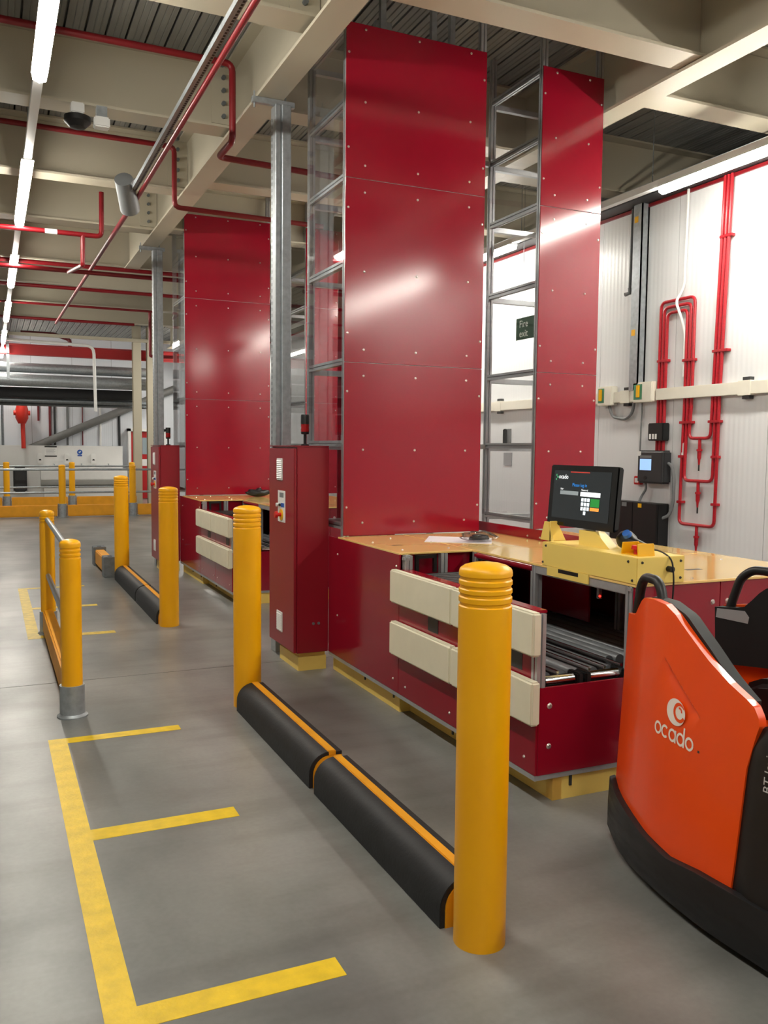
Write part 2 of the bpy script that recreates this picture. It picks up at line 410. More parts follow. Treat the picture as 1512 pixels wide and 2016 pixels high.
# ================================================================== KERB BLOCKS
def kerb(y0, y1, lab):
    t = thing('kerb_block', lab, 'kerb', (1.42, y0, 0), 'black and yellow kerb blocks')
    x0, x1, h = 1.335, 1.50, .165
    arc = lambda r0: [(x0+(.165-r0)+0+r0*(1-cos(a*pi/16)) if 0 else x0+(.0)+(.1)*(1-cos(a*pi/16)), .065+(h-.065)*sin(a*pi/16)) for a in range(9)]
    outer = [(x0, 0)] + arc(0)            # curved face to the aisle, up to x0+.1
    top = outer[-1]
    MB().prism([(x0+.02, 0), (x0+.02, .06)] + [(x0+.02+.08*(1-cos(a*pi/16)), .06+(h-.078)*sin(a*pi/16)) for a in range(9)] + [(x1, h-.02), (x1, 0)], 'y', y0-.003, y1+.003).build('core', yelkerb, t)
    sk = outer + [(x0+.1, h-.018)] + [(x0+.02+.08*(1-cos(a*pi/16)), .06+(h-.078)*sin(a*pi/16)) for a in range(8, -1, -1)] + [(x0+.02, 0)]
    MB().prism(sk, 'y', y0, y1).build('rubber_face', rubber, t, bev=.002)
    MB().box(x0+.095, x0+.135, y0, y1, h-.02, h+.004).build('yellow_strip', yelkerb, t, bev=.003)
    MB().box(x0+.135, x1, y0, y1, h-.03, h-.004).build('back_lip', rubber, t)
kerb(2.46, 3.70, 'scuffed black and yellow kerb block touching the bollard next to the truck')
kerb(3.765, 5.08, 'black and yellow kerb block leading to the bollard by the first control cabinet')
kerb(7.88, 9.10, 'black and yellow kerb block between the second pair of bollards, half nearer the first cabinet')
kerb(9.14, 10.73, 'black and yellow kerb block reaching the bollard by the grey stub barrier')
# low stub barrier with grey ends
t = thing('stub_barrier', 'low stub barrier with grey metal end brackets and a yellow beam', 'barrier', (1.31, 11.5, 0))
MB().box(1.255, 1.375, 11.0, 12.2, .03, .215).build('beam', yelkerb, t, bev=.01)
for ya in (10.92, 12.05):
    e = MB().box(1.235, 1.395, ya, ya+.22, 0, .25).build('end_bracket', steeld, t, bev=.006)
    box('slot', black, e, 1.29, 1.34, ya+.05, ya+.15, .2495, .252)

# ================================================================== POST AND RAIL BARRIERS
def small_post(x, y, h, parent, r=.06):
    MB().lathe(x, y, bollard_profile(r, h, [h-.105, h-.08, h-.055]), 28).build('post', yel, parent)
def sleeve(x, y, parent, r=.068, h=.19):
    MB().lathe(x, y, [(r+.02, 0), (r+.02, .008), (r+.008, .016), (r+.003, .02), (r+.003, h), (r-.004, h)], 32).build('floor_sleeve', steel, parent)
t = thing('post_rail_barrier', 'short yellow two-post barrier with steel rails standing behind the bright floor tape', 'barrier', (.42, 6.6, 0))
for (px_, py_) in ((.417, 5.36), (.43, 7.85)):
    small_post(px_, py_, 1.055, t); sleeve(px_, py_, t)
box('floor_beam', yelkerb, t, .38, .465, 5.44, 7.77, .03, .215, bev=.012)
for z in (.975, .50): MB().cyl((.417, 5.4, z), (.43, 7.82, z), .02, 14).build('rail', steel, t)
# far barriers across the hall
def far_barrier(yc, posts, xs, xe, lab, z1, z2):
    t = thing('guard_rail', lab, 'barrier', ((xs+xe)/2, yc, 0))
    for p in posts:
        small_post(p, yc, 1.17, t, r=.075)
        MB().lathe(p, yc, [(.13, 0), (.13, .01), (.1, .02), (.1, .3), (.09, .3)], 24).build('floor_sleeve', steel, t)
    pp = [xs]+posts+[xe]
    for a, c in zip(pp[:-1], pp[1:]):
        aa = a+(.11 if a in posts else 0); cc = c-(.11 if c in posts else 0)
        box('floor_beam', yelkerb, t, aa, cc, yc-.06, yc+.06, .02, .27, bev=.015)
    for z in (z1, z2): MB().cyl((xs, yc, z), (xe, yc, z), .024, 12).build('rail', steel, t)
far_barrier(20.56, [-.05, 1.46, 2.98], -1.5, 4.6, 'yellow guard rail across the hall, the run closer to the red machines', 1.06, .55)
far_barrier(23.9, [.38, 1.94, 3.45], -1.0, 3.55, 'yellow guard rail across the hall, the run closer to the wash trough', 1.06, .52)

# ================================================================== MACHINE 1
def screws(parent, pts, axis, r=.009, m=screwm):
    b = MB()
    for p in pts:
        p = Vector(p); d = Vector(axis)
        b.cyl(p, p+d*.006, r, 8, r*.6)
    return stuff(b.build('screws', m, parent))
# ---- goods lift towers
lift = thing('goods_lift', 'tall red panelled goods lift with two towers behind the lit screen', 'goods lift', (3.31, 6.0, 0), 'red goods lifts')
TY = 5.625
def tower(xa, xb, cols, um):
    zs = [.985, 2.192, 3.438, 4.46]
    for za, zb in zip(zs[:-1], zs[1:]):
        p = MB().box(xa, xb, TY, TY+.008, za+.002, zb-.002).build('face_panel', red, lift, bev=.0015, seg=1)
        pts = []
        for fx in cols:
            xx = xa+(xb-xa)*fx
            pts += [(xx, TY, za+.09), (xx, TY, (za+zb)/2), (xx, TY, zb-.09 if zb < 4.4 else zb-.035)]
        for xx in (xa+.02, xb-.02): pts += [(xx, TY, za+.2), (xx, TY, zb-.2)]
        screws(p, pts, (0, -1, 0))
    for zj in zs[1:-1]: box('joint_backing', alu, lift, xa+.004, xb-.004, TY+.0082, TY+.0088, zj-.03, zj+.03)
    for xp in (xa, xb-.045):
        for yp in (TY+.009, 6.36):
            MB().prism(tslot(xp, yp, .045, .045), 'z', .14, DZ-.01).build('upright', um, lift)
tower(2.243, 3.337, (.13, .5, .88), alu); tower(3.825, 4.385, (.22, .76), alud)
RZ = [1.05, 1.63, 2.2, 2.87, 3.45, 3.95, 4.44]
for xs in (2.243, 3.292, 3.825, 4.34):
    for z in RZ:
        MB().prism(tslot(xs+.002, z-.022, .041, .044), 'y', TY+.055, 6.36).build('side_rail', alu, lift)
for xa, xb in ((2.29, 3.29), (3.87, 4.34)):
    for z in RZ: box('back_rail', alud, lift, xa, xb, 6.362, 6.403, z-.045, z-.005)
for xs in (2.238, 3.82):
    for za, zb in zip(RZ[:-1], RZ[1:]): box('glazing_pane', glass, lift, xs, xs+.004, TY+.02, 6.40, za+.002, zb-.002)
for za, zb in ((1.0, 2.19), (2.195, 3.2)): box('back_panel', red_dark, lift, 2.5, 3.29, 6.41, 6.418, za, zb)
for xx in (2.62, 2.70): box('guide_rail', steel, lift, xx, xx+.05, 6.0, 6.05, .98, 4.7)
for xx in (2.55, 2.95, 3.1): box('hanger_post', steel, lift, xx, xx+.04, 5.75, 5.79, 4.3, DZ-.005)
box('cross_tie', alud, lift, 3.34, 3.82, 6.36, 6.40, 3.93, 3.97); box('cross_tie', alud, lift, 3.34, 3.82, 6.36, 6.40, 1.6, 1.64)
# ---- packing station
st = thing('packing_station', 'low red conveyor packing station with cream counter, nearest the orange truck', 'packing station', (3.0, 4.4, 0), 'red packing stations')
X0 = 2.2
pl = MB().box(2.24, 2.30, 4.68, 5.80, 0, .112).box(2.30, 2.40, 4.68, 4.72, 0, .112).build('plinth', plinthy, st)
MB().box(2.31, 2.36, 3.20, 4.68, 0, .112).box(2.31, 3.9, 3.20, 3.25, 0, .112).build('plinth', plinthy, st)
MB().box(3.9, 3.95, 3.25, 5.6, 0, .112).build('plinth', plinthy, st)
MB().box(X0, X0+.05, 3.185, 5.79, .112, .135).box(X0+.05, 3.99, 3.185, 3.23, .112, .135).build('base_rail', alu, st)
ft = MB()
for yb in (5.2, 4.75, 4.0): ft.box(2.232, 2.24, yb, yb+.012, .07, .112)
ft.box(2.40, 2.412, 3.192, 3.2, .06, .112)
stuff(ft.build('adjuster_feet', darkg, st))
def rpanel(*a, pts=(), ax=(-1, 0, 0), r=.008):
    p = MB().box(*a).build('clad_panel', red, st, bev=.0015, seg=1)
    if pts: screws(p, pts, ax, r)
    return p
rpanel(X0, X0+.012, 4.622, 5.80, .136, .972, pts=[(X0, 5.62, .86), (X0, 5.62, .43), (X0, 4.69, .21), (X0, 4.66, .9)])
rpanel(X0, X0+.012, 3.90, 4.618, .136, .872, pts=[(X0, 4.52, .2), (X0, 3.98, .2)])
rpanel(X0, X0+.012, 3.183, 3.896, .136, .872, pts=[(X0, 3.8, .2), (X0, 3.27, .2)])
rpanel(2.212, 2.705, 3.18, 3.192, .136, .538, pts=[(2.27, 3.18, .452), (2.27, 3.18, .267)], ax=(0, -1, 0), r=.014)
rpanel(2.709, 3.235, 3.15, 3.162, .136, .968, pts=[(3.19, 3.15, .87), (3.19, 3.15, .4)], ax=(0, -1, 0), r=.014)
rpanel(3.239, 3.99, 3.15, 3.162, .136, .968, pts=[(3.285, 3.15, .87), (3.285, 3.15, .4)], ax=(0, -1, 0), r=.014)
rpanel(3.985, 3.997, 3.165, 5.62, .136, .968)
box('top_cap', red_dark, st, X0, 2.262, 3.2, 4.6, .872, .886, bev=.003)
# aluminium posts
def post(x, y, z0, z1, s=.045, m=alu):
    return MB().prism(tslot(x, y, s, s), 'z', z0, z1).build('frame_post', m, st)
post(2.197, 3.179, .538, .872); post(2.705, 3.95, .3, .972); post(2.705, 3.165, .3, .972); post(2.22, 4.575, .886, .968); post(2.70, 4.58, .5, .97)
post(3.25, 3.9, .3, .968); post(3.25, 4.5, .3, .968); post(2.48, 4.62, .6, .968)
MB().box(2.70, 2.755, 3.155, 3.2, .935, .976).build('end_cap', alu, st, bev=.012)
MB().box(2.212, 2.262, 4.57, 4.622, .928, .972).build('end_cap', alu, st, bev=.014)
MB().box(2.705, 2.74, 3.2, 3.95, .925, .97).build('frame_rail', alu, st, bev=.004)
MB().cyl((2.722, 3.985, .952), (2.722, 4.6, .952), .024, 16).build('rolled_edge', red, st)
box('inner_fascia', red_dark, st, 3.1, 3.112, 3.99, 4.6, .62, .965)
box('inner_fascia', red_dark, st, 2.25, 2.7, 4.66, 4.672, .55, .965)
box('inner_fascia', red_dark, st, 3.55, 3.56, 3.2, 5.6, .5, .965)
box('inner_fascia', red_dark, st, 2.26, 3.55, 5.55, 5.56, .5, .965)
box('inner_tray', black, st, 2.22, 3.9, 3.2, 5.6, .47, .5)
MB().box(2.27, 2.6, 4.02, 4.55, .80, .835).build('conveyor_bed', black, st)
for i in range(9): MB().cyl((2.30, 4.05+i*.06, .845), (2.58, 4.05+i*.06, .845), .02, 10).build('bed_roller', black, st)
fr = MB().box(2.30, 2.32, 4.60, 4.62, .86, .965).box(2.42, 2.44, 4.60, 4.62, .86, .965).box(2.30, 2.44, 4.60, 4.62, .945, .965).build('black_frame', black, st)
# lower roller conveyor
for i in range(12):
    xx = 2.79+i*.068
    if xx < 3.5: MB().cyl((xx, 3.42, .555), (xx, 4.5, .555), .027, 14).build('roller', rollm, st)
for i, xx in enumerate((2.33, 2.42, 2.51, 2.60, 2.69)):
    MB().cyl((xx, 3.30, .545), (xx, 4.3, .545), .026, 14).build('roller', rollm, st)
for xx in (2.375, 2.555, 2.645, 2.745): MB().box(xx-.008, xx+.008, 3.27, 4.3, .565, .58).build('guide_strip', chrome, st, bev=.002)
for xa, xb in ((2.27, 2.43), (2.52, 2.69)):
    MB().cyl((xa, 3.235, .55), (xb, 3.235, .55), .024, 16).build('edge_roller', chrome, st)
for xx in (2.25, 2.455, 2.50, 2.705): MB().box(xx-.015, xx+.015, 3.20, 3.29, .515, .578).build('roller_bracket', black, st, bev=.006)
q = box('sensor_arm', alud, st, 2.98, 3.0, 3.75, 3.77, .80, .965); MB().cyl((2.985, 3.745, .815), (2.985, 3.752, .815), .006, 8).build('sensor_light', mat('red_led', (255, 40, 30), emit=4), q)
# counter
def counter(x0, x1, y0, y1):
    return MB().box(x0, x1, y0, y1, .969, .982).build('counter_board', cream_cnt, st, bev=.002, seg=1)
c1 = counter(2.2, 2.70, 4.625, 5.622); c2 = counter(2.703, 3.432, 4.0, 5.622); c3 = counter(3.435, 3.995, 4.0, 5.622); c4 = counter(2.703, 3.995, 3.14, 3.997)
for (xx, yy, lx, ly, cc) in ((2.36, 5.0, .035, .012, c1), (3.2, 4.3, .05, .012, c2), (3.65, 4.6, .05, .012, c3), (3.35, 3.45, .05, .014, c4), (3.75, 3.35, .05, .012, c4), (3.6, 5.2, .05, .012, c3)):
    MB().box(xx-lx, xx+lx, yy-ly, yy+ly, .982, .9828).build('grip_slot', black, cc)
screws(c1, [(2.28, 4.75, .982), (2.28, 5.2, .982), (2.5, 5.4, .982), (2.6, 4.75, .982), (2.66, 5.1, .982)], (0, 0, 1), .008)
screws(c4, [(3.1, 3.2, .982), (3.5, 3.2, .982), (3.1, 3.7, .982), (3.8, 3.7, .982)], (0, 0, 1), .008)
u = box('upstand', red_dark, st, 3.42, 3.436, 4.5, 6.0, .98, 1.05)
screws(u, [(3.42, 4.95, 1.0), (3.42, 5.1, 1.0)], (-1, 0, 0), .008)
# pads
def pad(y0, y1, z0, z1):
    bm = MB(); ny, nz = 14, 6; vs = []
    def off(a): return min(1, min(a, 1-a)*9)
    for i in range(ny+1):
        for j in range(nz+1):
            a = i/ny; c = j/nz
            d = .052*min(off(a)**.4 if off(a) > 0 else 0, off(c)**.4 if off(c) > 0 else 0)
            d += .004*sin(7*a+y0*3)*sin(3*c+2)*off(a)*off(c)
            vs.append((X0-d, y0+(y1-y0)*a, z0+(z1-z0)*c))
    fs = [(i*(nz+1)+j, (i+1)*(nz+1)+j, (i+1)*(nz+1)+j+1, i*(nz+1)+j+1) for i in range(ny) for j in range(nz)]
    return MB().box(X0-.048, X0, y0, y1, z0, z1).build('bumper_pad', padm, st, bev=.009, seg=3)
for z0, z1 in ((.688, .885), (.376, .575)):
    pad(3.905, 4.655, z0, z1); pad(3.15, 3.90, z0, z1)
for ya in (4.12, 3.3): box('rating_plate', greyp if 0 else darkg, st, X0-.002, X0+.001, ya, ya+.12, .595, .675)

# ---- console
con = thing('console_box', 'pale yellow sheet-metal console box carrying the lit screen', 'console', (2.85, 3.5, .982), 'screen consoles')
cb = MB().box(2.70, 2.985, 3.13, 3.885, .982, 1.108).build('housing', consolem, con, bev=.003)
screws(cb, [(2.70, 3.85, 1.09), (2.70, 3.875, 1.0), (2.70, 3.19, 1.085), (2.70, 3.16, 1.0)], (-1, 0, 0), .007, darkg)
screws(cb, [(2.73, 3.13, 1.085), (2.96, 3.13, 1.085), (2.96, 3.13, 1.005), (2.73, 3.13, 1.005)], (0, -1, 0), .007, darkg)
MB().cyl((2.885, 3.13, 1.05), (2.885, 3.10, 1.05), .014, 14).build('cable_gland', black, con)
q = MB().box(2.695, 2.703, 3.48, 3.83, .935, .983).build('hanging_tab', consolem, con); box('slot', black, q, 2.6945, 2.70, 3.56, 3.73, .96, .98)
MB().prism([(3.88, 1.108), (3.99, 1.108), (3.955, 1.21), (3.92, 1.21)], 'x', 2.76, 2.77).build('gusset', consolem, con)
MB().prism([(2.76, 1.108), (2.86, 1.108), (2.80, 1.215), (2.76, 1.215)], 'y', 3.895, 3.905).build('gusset', consolem, con)
MB().prism([(3.70, 1.108), (3.45, 1.108), (3.53, 1.165), (3.57, 1.185), (3.70, 1.185)], 'x', 2.80, 2.86).build('screen_foot', consolem, con)
# ---- monitor
mon = thing('monitor', 'black touchscreen monitor showing a log-in page on the yellow console', 'monitor', (2.84, 3.7, 1.11), 'touchscreens')
tl = .045
def S(yv, zv, d=0):   # screen plane: y to the far side is left, tilted back
    return (2.80+(zv-1.19)*tl*2-d, yv, zv)
MB().add([S(3.425, 1.192), S(3.995, 1.192), S(4.0, 1.52), S(3.43, 1.52)]+[(p[0]+.042, p[1], p[2]) for p in (S(3.435, 1.2), S(3.985, 1.2), S(3.99, 1.512), S(3.44, 1.512))],
         [(0,1,2,3),(7,6,5,4),(0,4,5,1),(1,5,6,2),(2,6,7,3),(3,7,4,0)]).build('case', blackg, mon, bev=.006)
MB().box(2.83, 2.85, 3.60, 3.68, 1.12, 1.26).build('stem', alu, mon)
scrm = mat('screen_backlight', (26, 30, 32), .15, emit=.9)
MB().add([S(3.475, 1.235, .001), S(3.955, 1.235, .001), S(3.96, 1.49, .001), S(3.48, 1.49, .001)], [(0,1,2,3)]).build('display', scrm, mon)
def scr(u, v): return S(3.96-u*.48, 1.49-v*.255, .0022)
def em(n, c, e=1.0): return mat('screen_'+n, c, .4, emit=e)
def srect(name, u0, u1, v0, v1, m):
    return MB().add([scr(u0,v0), scr(u1,v0), scr(u1,v1), scr(u0,v1)], [(0,1,2,3)]).build(name, m, mon)
stx = lambda u, v, s_=1: (lambda a, c: scr(u+a/.48, v-c/.255))
b = MB(); put_text(b, 'ocado', .034, stx(.09, .17), 'LEFT'); b.build('screen_logo_text', em('white', (240, 244, 246), .9), mon)
b = MB()
for (u, v, s_) in ((.035, .08, .02), (.055, .12, .03), (.035, .17, .02)): b.add([scr(u, v), scr(u+s_, v), scr(u+s_, v+.04), scr(u, v+.04)], [(0,1,2,3)])
b.build('screen_logo_mark', em('green', (60, 130, 90), .8), mon)
b = MB(); put_text(b, 'Please log in', .025, stx(.48, .32), 'CENTER'); b.build('screen_prompt_text', em('blue', (40, 130, 210), .8), mon)
b = MB(); put_text(b, 'User', .014, stx(.14, .40), 'LEFT'); put_text(b, 'Password', .014, stx(.52, .40), 'LEFT'); b.build('screen_field_names', em('white', (240, 244, 246), .9), mon)
srect('screen_user_field', .14, .47, .42, .50, em('grey', (120, 128, 130), .8))
srect('screen_password_field', .51, .85, .42, .51, em('white', (240, 244, 246), .9))
srect('screen_red_bar', .30, .64, .015, .035, em('red', (170, 50, 40), .6))
for r_ in range(3):
    for c_ in range(3): srect('screen_key', .535+c_*.052, .575+c_*.052, .545+r_*.09, .615+r_*.09, em('key', (225, 238, 246), .9))
srect('screen_key', .587, .627, .815, .885, em('key', (225, 238, 246), .9))
srect('screen_green_button', .695, .845, .545, .71, em('greenb', (32, 120, 50), .8)); srect('screen_orange_button', .695, .845, .725, .79, em('orangeb', (230, 140, 60), .9))
# ---- scanner, e-stop
sca = thing('barcode_scanner', 'black handheld scanner with a blue window lying on the console', 'scanner', (2.88, 3.4, 1.108), 'handheld scanners')
bm = MB(); 
pr = [(.001, -.062), (.028, -.058), (.044, -.035), (.048, -.005), (.04, .025), (.026, .05), (.022, .12), (.014, .135), (.001, .137)]
nn = 16; vs = []; fs = []
for r_, l_ in pr:
    for k in range(nn): vs.append((2.88+r_*cos(2*pi*k/nn), 3.41-l_, 1.157+r_*sin(2*pi*k/nn)-max(0, l_)*.2))
for i in range(len(pr)-1):
    for k in range(nn): fs.append((i*nn+k, i*nn+(k+1)%nn, (i+1)*nn+(k+1)%nn, (i+1)*nn+k))
bm.add(vs, fs); bm.build('body', black, sca)
MB().cyl((2.858, 3.39, 1.185), (2.845, 3.386, 1.197), .024, 14, .02).build('window', mat('blue_glass', (60, 110, 190), .1), sca)
MB().tube([(2.88, 3.28, 1.125), (2.89, 3.2, 1.13), (2.89, 3.11, 1.10), (2.885, 3.09, 1.0), (2.88, 3.09, .9), (2.88, 3.1, .7)], .004, 8, cor=.04).build('cable', black, sca)
es = thing('emergency_stop', 'red emergency stop inside a yellow shroud on the console', 'button', (2.80, 3.24, 1.108), 'console emergency stops')
MB().prism([(3.172, 1.108), (3.182, 1.165), (3.189, 1.165), (3.180, 1.108)], 'x', 2.745, 2.84).prism([(3.292, 1.108), (3.283, 1.165), (3.290, 1.165), (3.300, 1.108)], 'x', 2.745, 2.84).box(2.834, 2.84, 3.178, 3.294, 1.108, 1.16).box(2.75, 2.83, 3.17, 3.30, 1.108, 1.112).build('shroud', estopyel, es)
MB().cyl((2.79, 3.235, 1.112), (2.79, 3.235, 1.135), .018, 16).cyl((2.79, 3.235, 1.135), (2.79, 3.235, 1.152), .03, 18, .027).build('button', estopred, es)
# ---- items on the counter
b = MB().add([(2.72, 5.0, .984), (3.1, 4.75, .984), (3.3, 5.15, .984), (2.92, 5.4, .984)], [(0,1,2,3)])
pm = mat('printed_paper', (226, 218, 222), .6)
tag(MB().prism([(2.62, 5.12), (2.98, 4.86), (3.18, 5.18), (2.82, 5.44)], 'z', .9825, .9845).build('paper_sheet', pm), 'sheet of printed paper lying on the cream counter below the red tower', 'paper')
bg = thing('wrapped_parcel', 'dark cable in crumpled clear plastic wrap lying on the paper', 'parcel', (2.97, 5.0, .9845))
bm = bmesh.new(); bmesh.ops.create_icosphere(bm, subdivisions=4, radius=1)
for v in bm.verts:
    k = 1+.16*sin(v.co.x*9+v.co.y*5)*cos(v.co.y*8-v.co.z*6)
    v.co = Vector((v.co.x*.13*k, v.co.y*.09*k, max(-.0, (v.co.z*.5+.5)*.065*k)))
me = bpy.data.meshes.new('plastic_wrap'); bm.to_mesh(me); bm.free(); me.materials.append(wrapm)
o = bpy.data.objects.new('plastic_wrap', me); C.objects.link(o); o.parent = bg
MB().tube([(2.97+.07*cos(a*.7)*(1-.01*a), 5.0+.045*sin(a*.7), 1.0+.001*a) for a in range(22)], .009, 8).build('coiled_cable', darkg, bg)

# ---- control cabinet
cab = thing('control_cabinet', 'tall red control cabinet beside the tower, next to the first packing station', 'cabinet', (2.08, 6.1, 0), 'red control cabinets')
CX, CY0, CY1, CZ0, CZ1 = 1.962, 5.80, 6.40, .135, 1.605
MB().box(CX, 2.2, CY0, CY1, CZ0, CZ1).build('body', cabred, cab, bev=.004)
MB().box(CX-.022, 2.198, CY0-.004, CY1+.005, CZ1, CZ1+.008).build('lid', cabred, cab, bev=.002)
dr = MB().box(CX-.022, CX-.002, CY0+.004, CY1-.004, CZ0+.004, CZ1-.012).build('door', cabred, cab, bev=.004)
MB().box(1.985, 2.196, 5.835, 6.27, 0, .1).box(2.0, 2.196, 5.86, 6.25, .1, .14).build('plinth', plinthy, cab)
DX = CX-.022
def vent(z0, z1, y0=6.06, y1=6.19):
    v = MB().box(DX-.008, DX, y0, y1, z0, z1).build('vent', white, dr, bev=.003)
    n_ = 10
    for i in range(n_):
        zz = z0+.012+(z1-z0-.024)*(i+.5)/n_
        MB().prism([(DX-.008, zz+.004), (DX-.013, zz-.004), (DX-.008, zz-.004)], 'y', y0+.012, y1-.012).build('slat', white, cab)
    return v
vent(1.36, 1.52); vent(.24, .39)
cp = MB().box(DX-.003, DX, 6.0, 6.17, 1.055, 1.285).build('control_plate', white, dr)
MB().box(DX-.0036, DX-.003, 6.035, 6.13, 1.235, 1.27).build('print_block', greyink, cab)
MB().box(DX-.006, DX-.003, 6.02, 6.055, 1.165, 1.195).build('button_label', bluem, cab); MB().box(DX-.006, DX-.003, 6.065, 6.09, 1.165, 1.195).build('button_label', bluem, cab)
MB().cyl((DX-.003, 6.135, 1.18), (DX-.028, 6.135, 1.18), .014, 14).build('white_push_button', white, cab)
MB().cyl((DX-.003, 6.11, 1.18), (DX-.015, 6.11, 1.18), .01, 14).build('black_push_button', black, cab)
MB().cyl((DX-.003, 6.085, 1.11), (DX-.008, 6.085, 1.11), .042, 24).build('stop_plate', estopyel, cab)
MB().cyl((DX-.008, 6.085, 1.11), (DX-.035, 6.085, 1.11), .014, 14).cyl((DX-.035, 6.085, 1.11), (DX-.055, 6.085, 1.11), .026, 18, .022).build('stop_button', estopred, cab)
for xx in (2.085, 2.125): MB().cyl((xx, CY0, .345), (xx, CY0-.006, .345), .01, 12).build('plug_screw', steeld, cab)
MB().box(CX+.0, CX+.05, CY1+.004, CY1+.03, .93, 1.12).build('side_bracket', black, cab)
# ---- signal beacon
bc = thing('signal_beacon', 'black and red signal beacon standing on the first control cabinet', 'beacon', (2.105, 6.05, CZ1+.008), 'signal beacons')
bx, by_ = 2.105, 6.05
MB().lathe(bx, by_, [(.03, CZ1+.008), (.03, CZ1+.018), (.011, CZ1+.022), (.011, CZ1+.09), (.028, CZ1+.092), (.031, CZ1+.11)], 20).build('stem', black, bc)
MB().lathe(bx, by_, [(.03, CZ1+.11), (.031, CZ1+.125), (.029, CZ1+.14), (.031, CZ1+.155), (.03, CZ1+.165)], 20).build('red_lens', redglass, bc)
MB().lathe(bx, by_, [(.031, CZ1+.165), (.031, CZ1+.225), (.028, CZ1+.235), (.001, CZ1+.236)], 20).build('cap', black, bc)
# ---- galvanised strut post
sp = thing('strut_post', 'galvanised strut post behind the first control cabinet, clamped to the girder', 'post', (2.07, 6.5, 0), 'galvanised strut posts')
MB().box(2.005, 2.045, 6.45, 6.57, 0, 4.165).build('channel', steel, sp, bev=.004, seg=1)
MB().box(2.055, 2.125, 6.44, 6.57, 0, 4.165).build('channel', steel, sp, bev=.004, seg=1)
MB().box(2.045, 2.055, 6.46, 6.56, 0, 4.16).build('web', steel, sp)
hb = MB()
for i in range(66): hb.box(2.004, 2.006, 6.535, 6.548, 1.0+i*.047, 1.025+i*.047)
stuff(hb.build('slots', black, sp))
MB().box(1.83, 2.16, 6.46, 6.50, 4.155, 4.198).build('clamp_bar', steel, sp, bev=.003)
for xx in (1.85, 2.09): MB().cyl((xx, 6.48, 4.12), (xx, 6.48, 4.24), .007, 8).build('clamp_bolt', steel, sp)

# ================================================================== MACHINE 2 (same kit further along)
index_kids()
OFF = (0, 5.35, 0)
for src, lab in ((lift, 'tall red panelled goods lift with two towers, standing behind the first lift'),
                 (st, 'red conveyor packing station with a black glove-like cloth on its counter'),
                 (cab, 'tall red control cabinet beside the tower of the second lift'),
                 (bc, 'black and red signal beacon standing on the second control cabinet'),
                 (sp, 'galvanised strut post behind the second control cabinet, clamped to the girder')):
    copy_tree(src, OFF, label=lab)
bm = bmesh.new(); bmesh.ops.create_icosphere(bm, subdivisions=3, radius=1)
for v in bm.verts:
    k = 1+.25*sin(v.co.x*5+1)*cos(v.co.y*6)
    v.co = Vector((v.co.x*.14*k, v.co.y*.08*k, (v.co.z*.5+.5)*.09*k))
me = bpy.data.meshes.new('cloth_bundle'); bm.to_mesh(me); bm.free(); me.materials.append(black)
for p in me.polygons: p.use_smooth = True
o = bpy.data.objects.new('cloth_bundle', me); C.objects.link(o); o.location = (3.05, 10.55, .982)
tag(o, 'crumpled black cloth lying on the second packing station counter', 'cloth')

# ================================================================== RIGHT WALL FITTINGS
# ivory trunking
tr = thing('wall_trunking', 'ivory cable trunking running along the white wall behind the counter', 'trunking', (XR-.05, 8, 2.09))
for ya, yb in ((-4, 2.0), (2.01, 5.6), (5.61, 6.70), (7.0, 7.33), (7.56, 9.6), (9.61, 14)): MB().box(XR-.06, XR, ya, yb, 2.095, 2.205).build('trunking_length', trunk, tr, bev=.004)
for ya in (5.60, 7.15, 9.6):
    MB().box(XR-.066, XR, ya-.07, ya+.07, 2.085, 2.215).build('coupler', trunk, tr, bev=.003)
    MB().box(XR-.05, XR, ya-.05, ya+.03, 2.215, 2.245).box(XR-.05, XR, ya-.05, ya+.03, 2.055, 2.085).build('clip', darkg, tr)
def isolator(ya, yb, za, zb, lab):
    t = thing('isolator_switch', lab, 'switch box', (XR-.05, (ya+yb)/2, za), 'isolator switches on the trunking')
    MB().box(XR-.09, XR, ya, yb, za, zb).build('box', trunk, t, bev=.008)
    MB().box(XR-.092, XR-.089, (ya+yb)/2-.0, yb-.02, za+.03, zb-.02).build('green_plate', mat('green_plate', (70, 140, 110), .5), t)
    MB().box(XR-.11, XR-.09, (ya+yb)/2+.03, (ya+yb)/2+.07, za+.05, zb-.03).build('yellow_handle', estopyel, t, bev=.004)
isolator(7.33, 7.56, 2.07, 2.27, 'ivory isolator box with green plate, close to the red tower')
isolator(6.72, 7.0, 2.08, 2.28, 'ivory isolator box with green plate, beside the triple red pipes')
tag(MB().tube([(XR-.04, 7.42, 2.07), (XR-.04, 7.36, 1.95), (XR-.04, 7.15, 1.92), (XR-.04, 7.05, 1.98), (XR-.04, 7.03, 2.09)], .016, 10, cor=.06).build('flexible_conduit', greyp), 'sagging grey flexible conduit between the two isolator boxes', 'conduit')
# galvanised wall column
t = thing('wall_stanchion', 'galvanised upright fixed to the white wall above the trunking', 'post', (XR-.05, 7.0, 2.2))
MB().box(XR-.09, XR, 6.93, 6.945, 2.205, 4.2).box(XR-.09, XR-.08, 6.93, 7.06, 2.205, 4.2).box(XR-.02, XR, 6.93, 7.14, 2.205, 4.2).build('channel', steel, t)
for z in (3.86, 2.75): MB().box(XR-.094, XR-.09, 6.99, 7.04, z, z+.06).build('warning_label', estopyel, t)
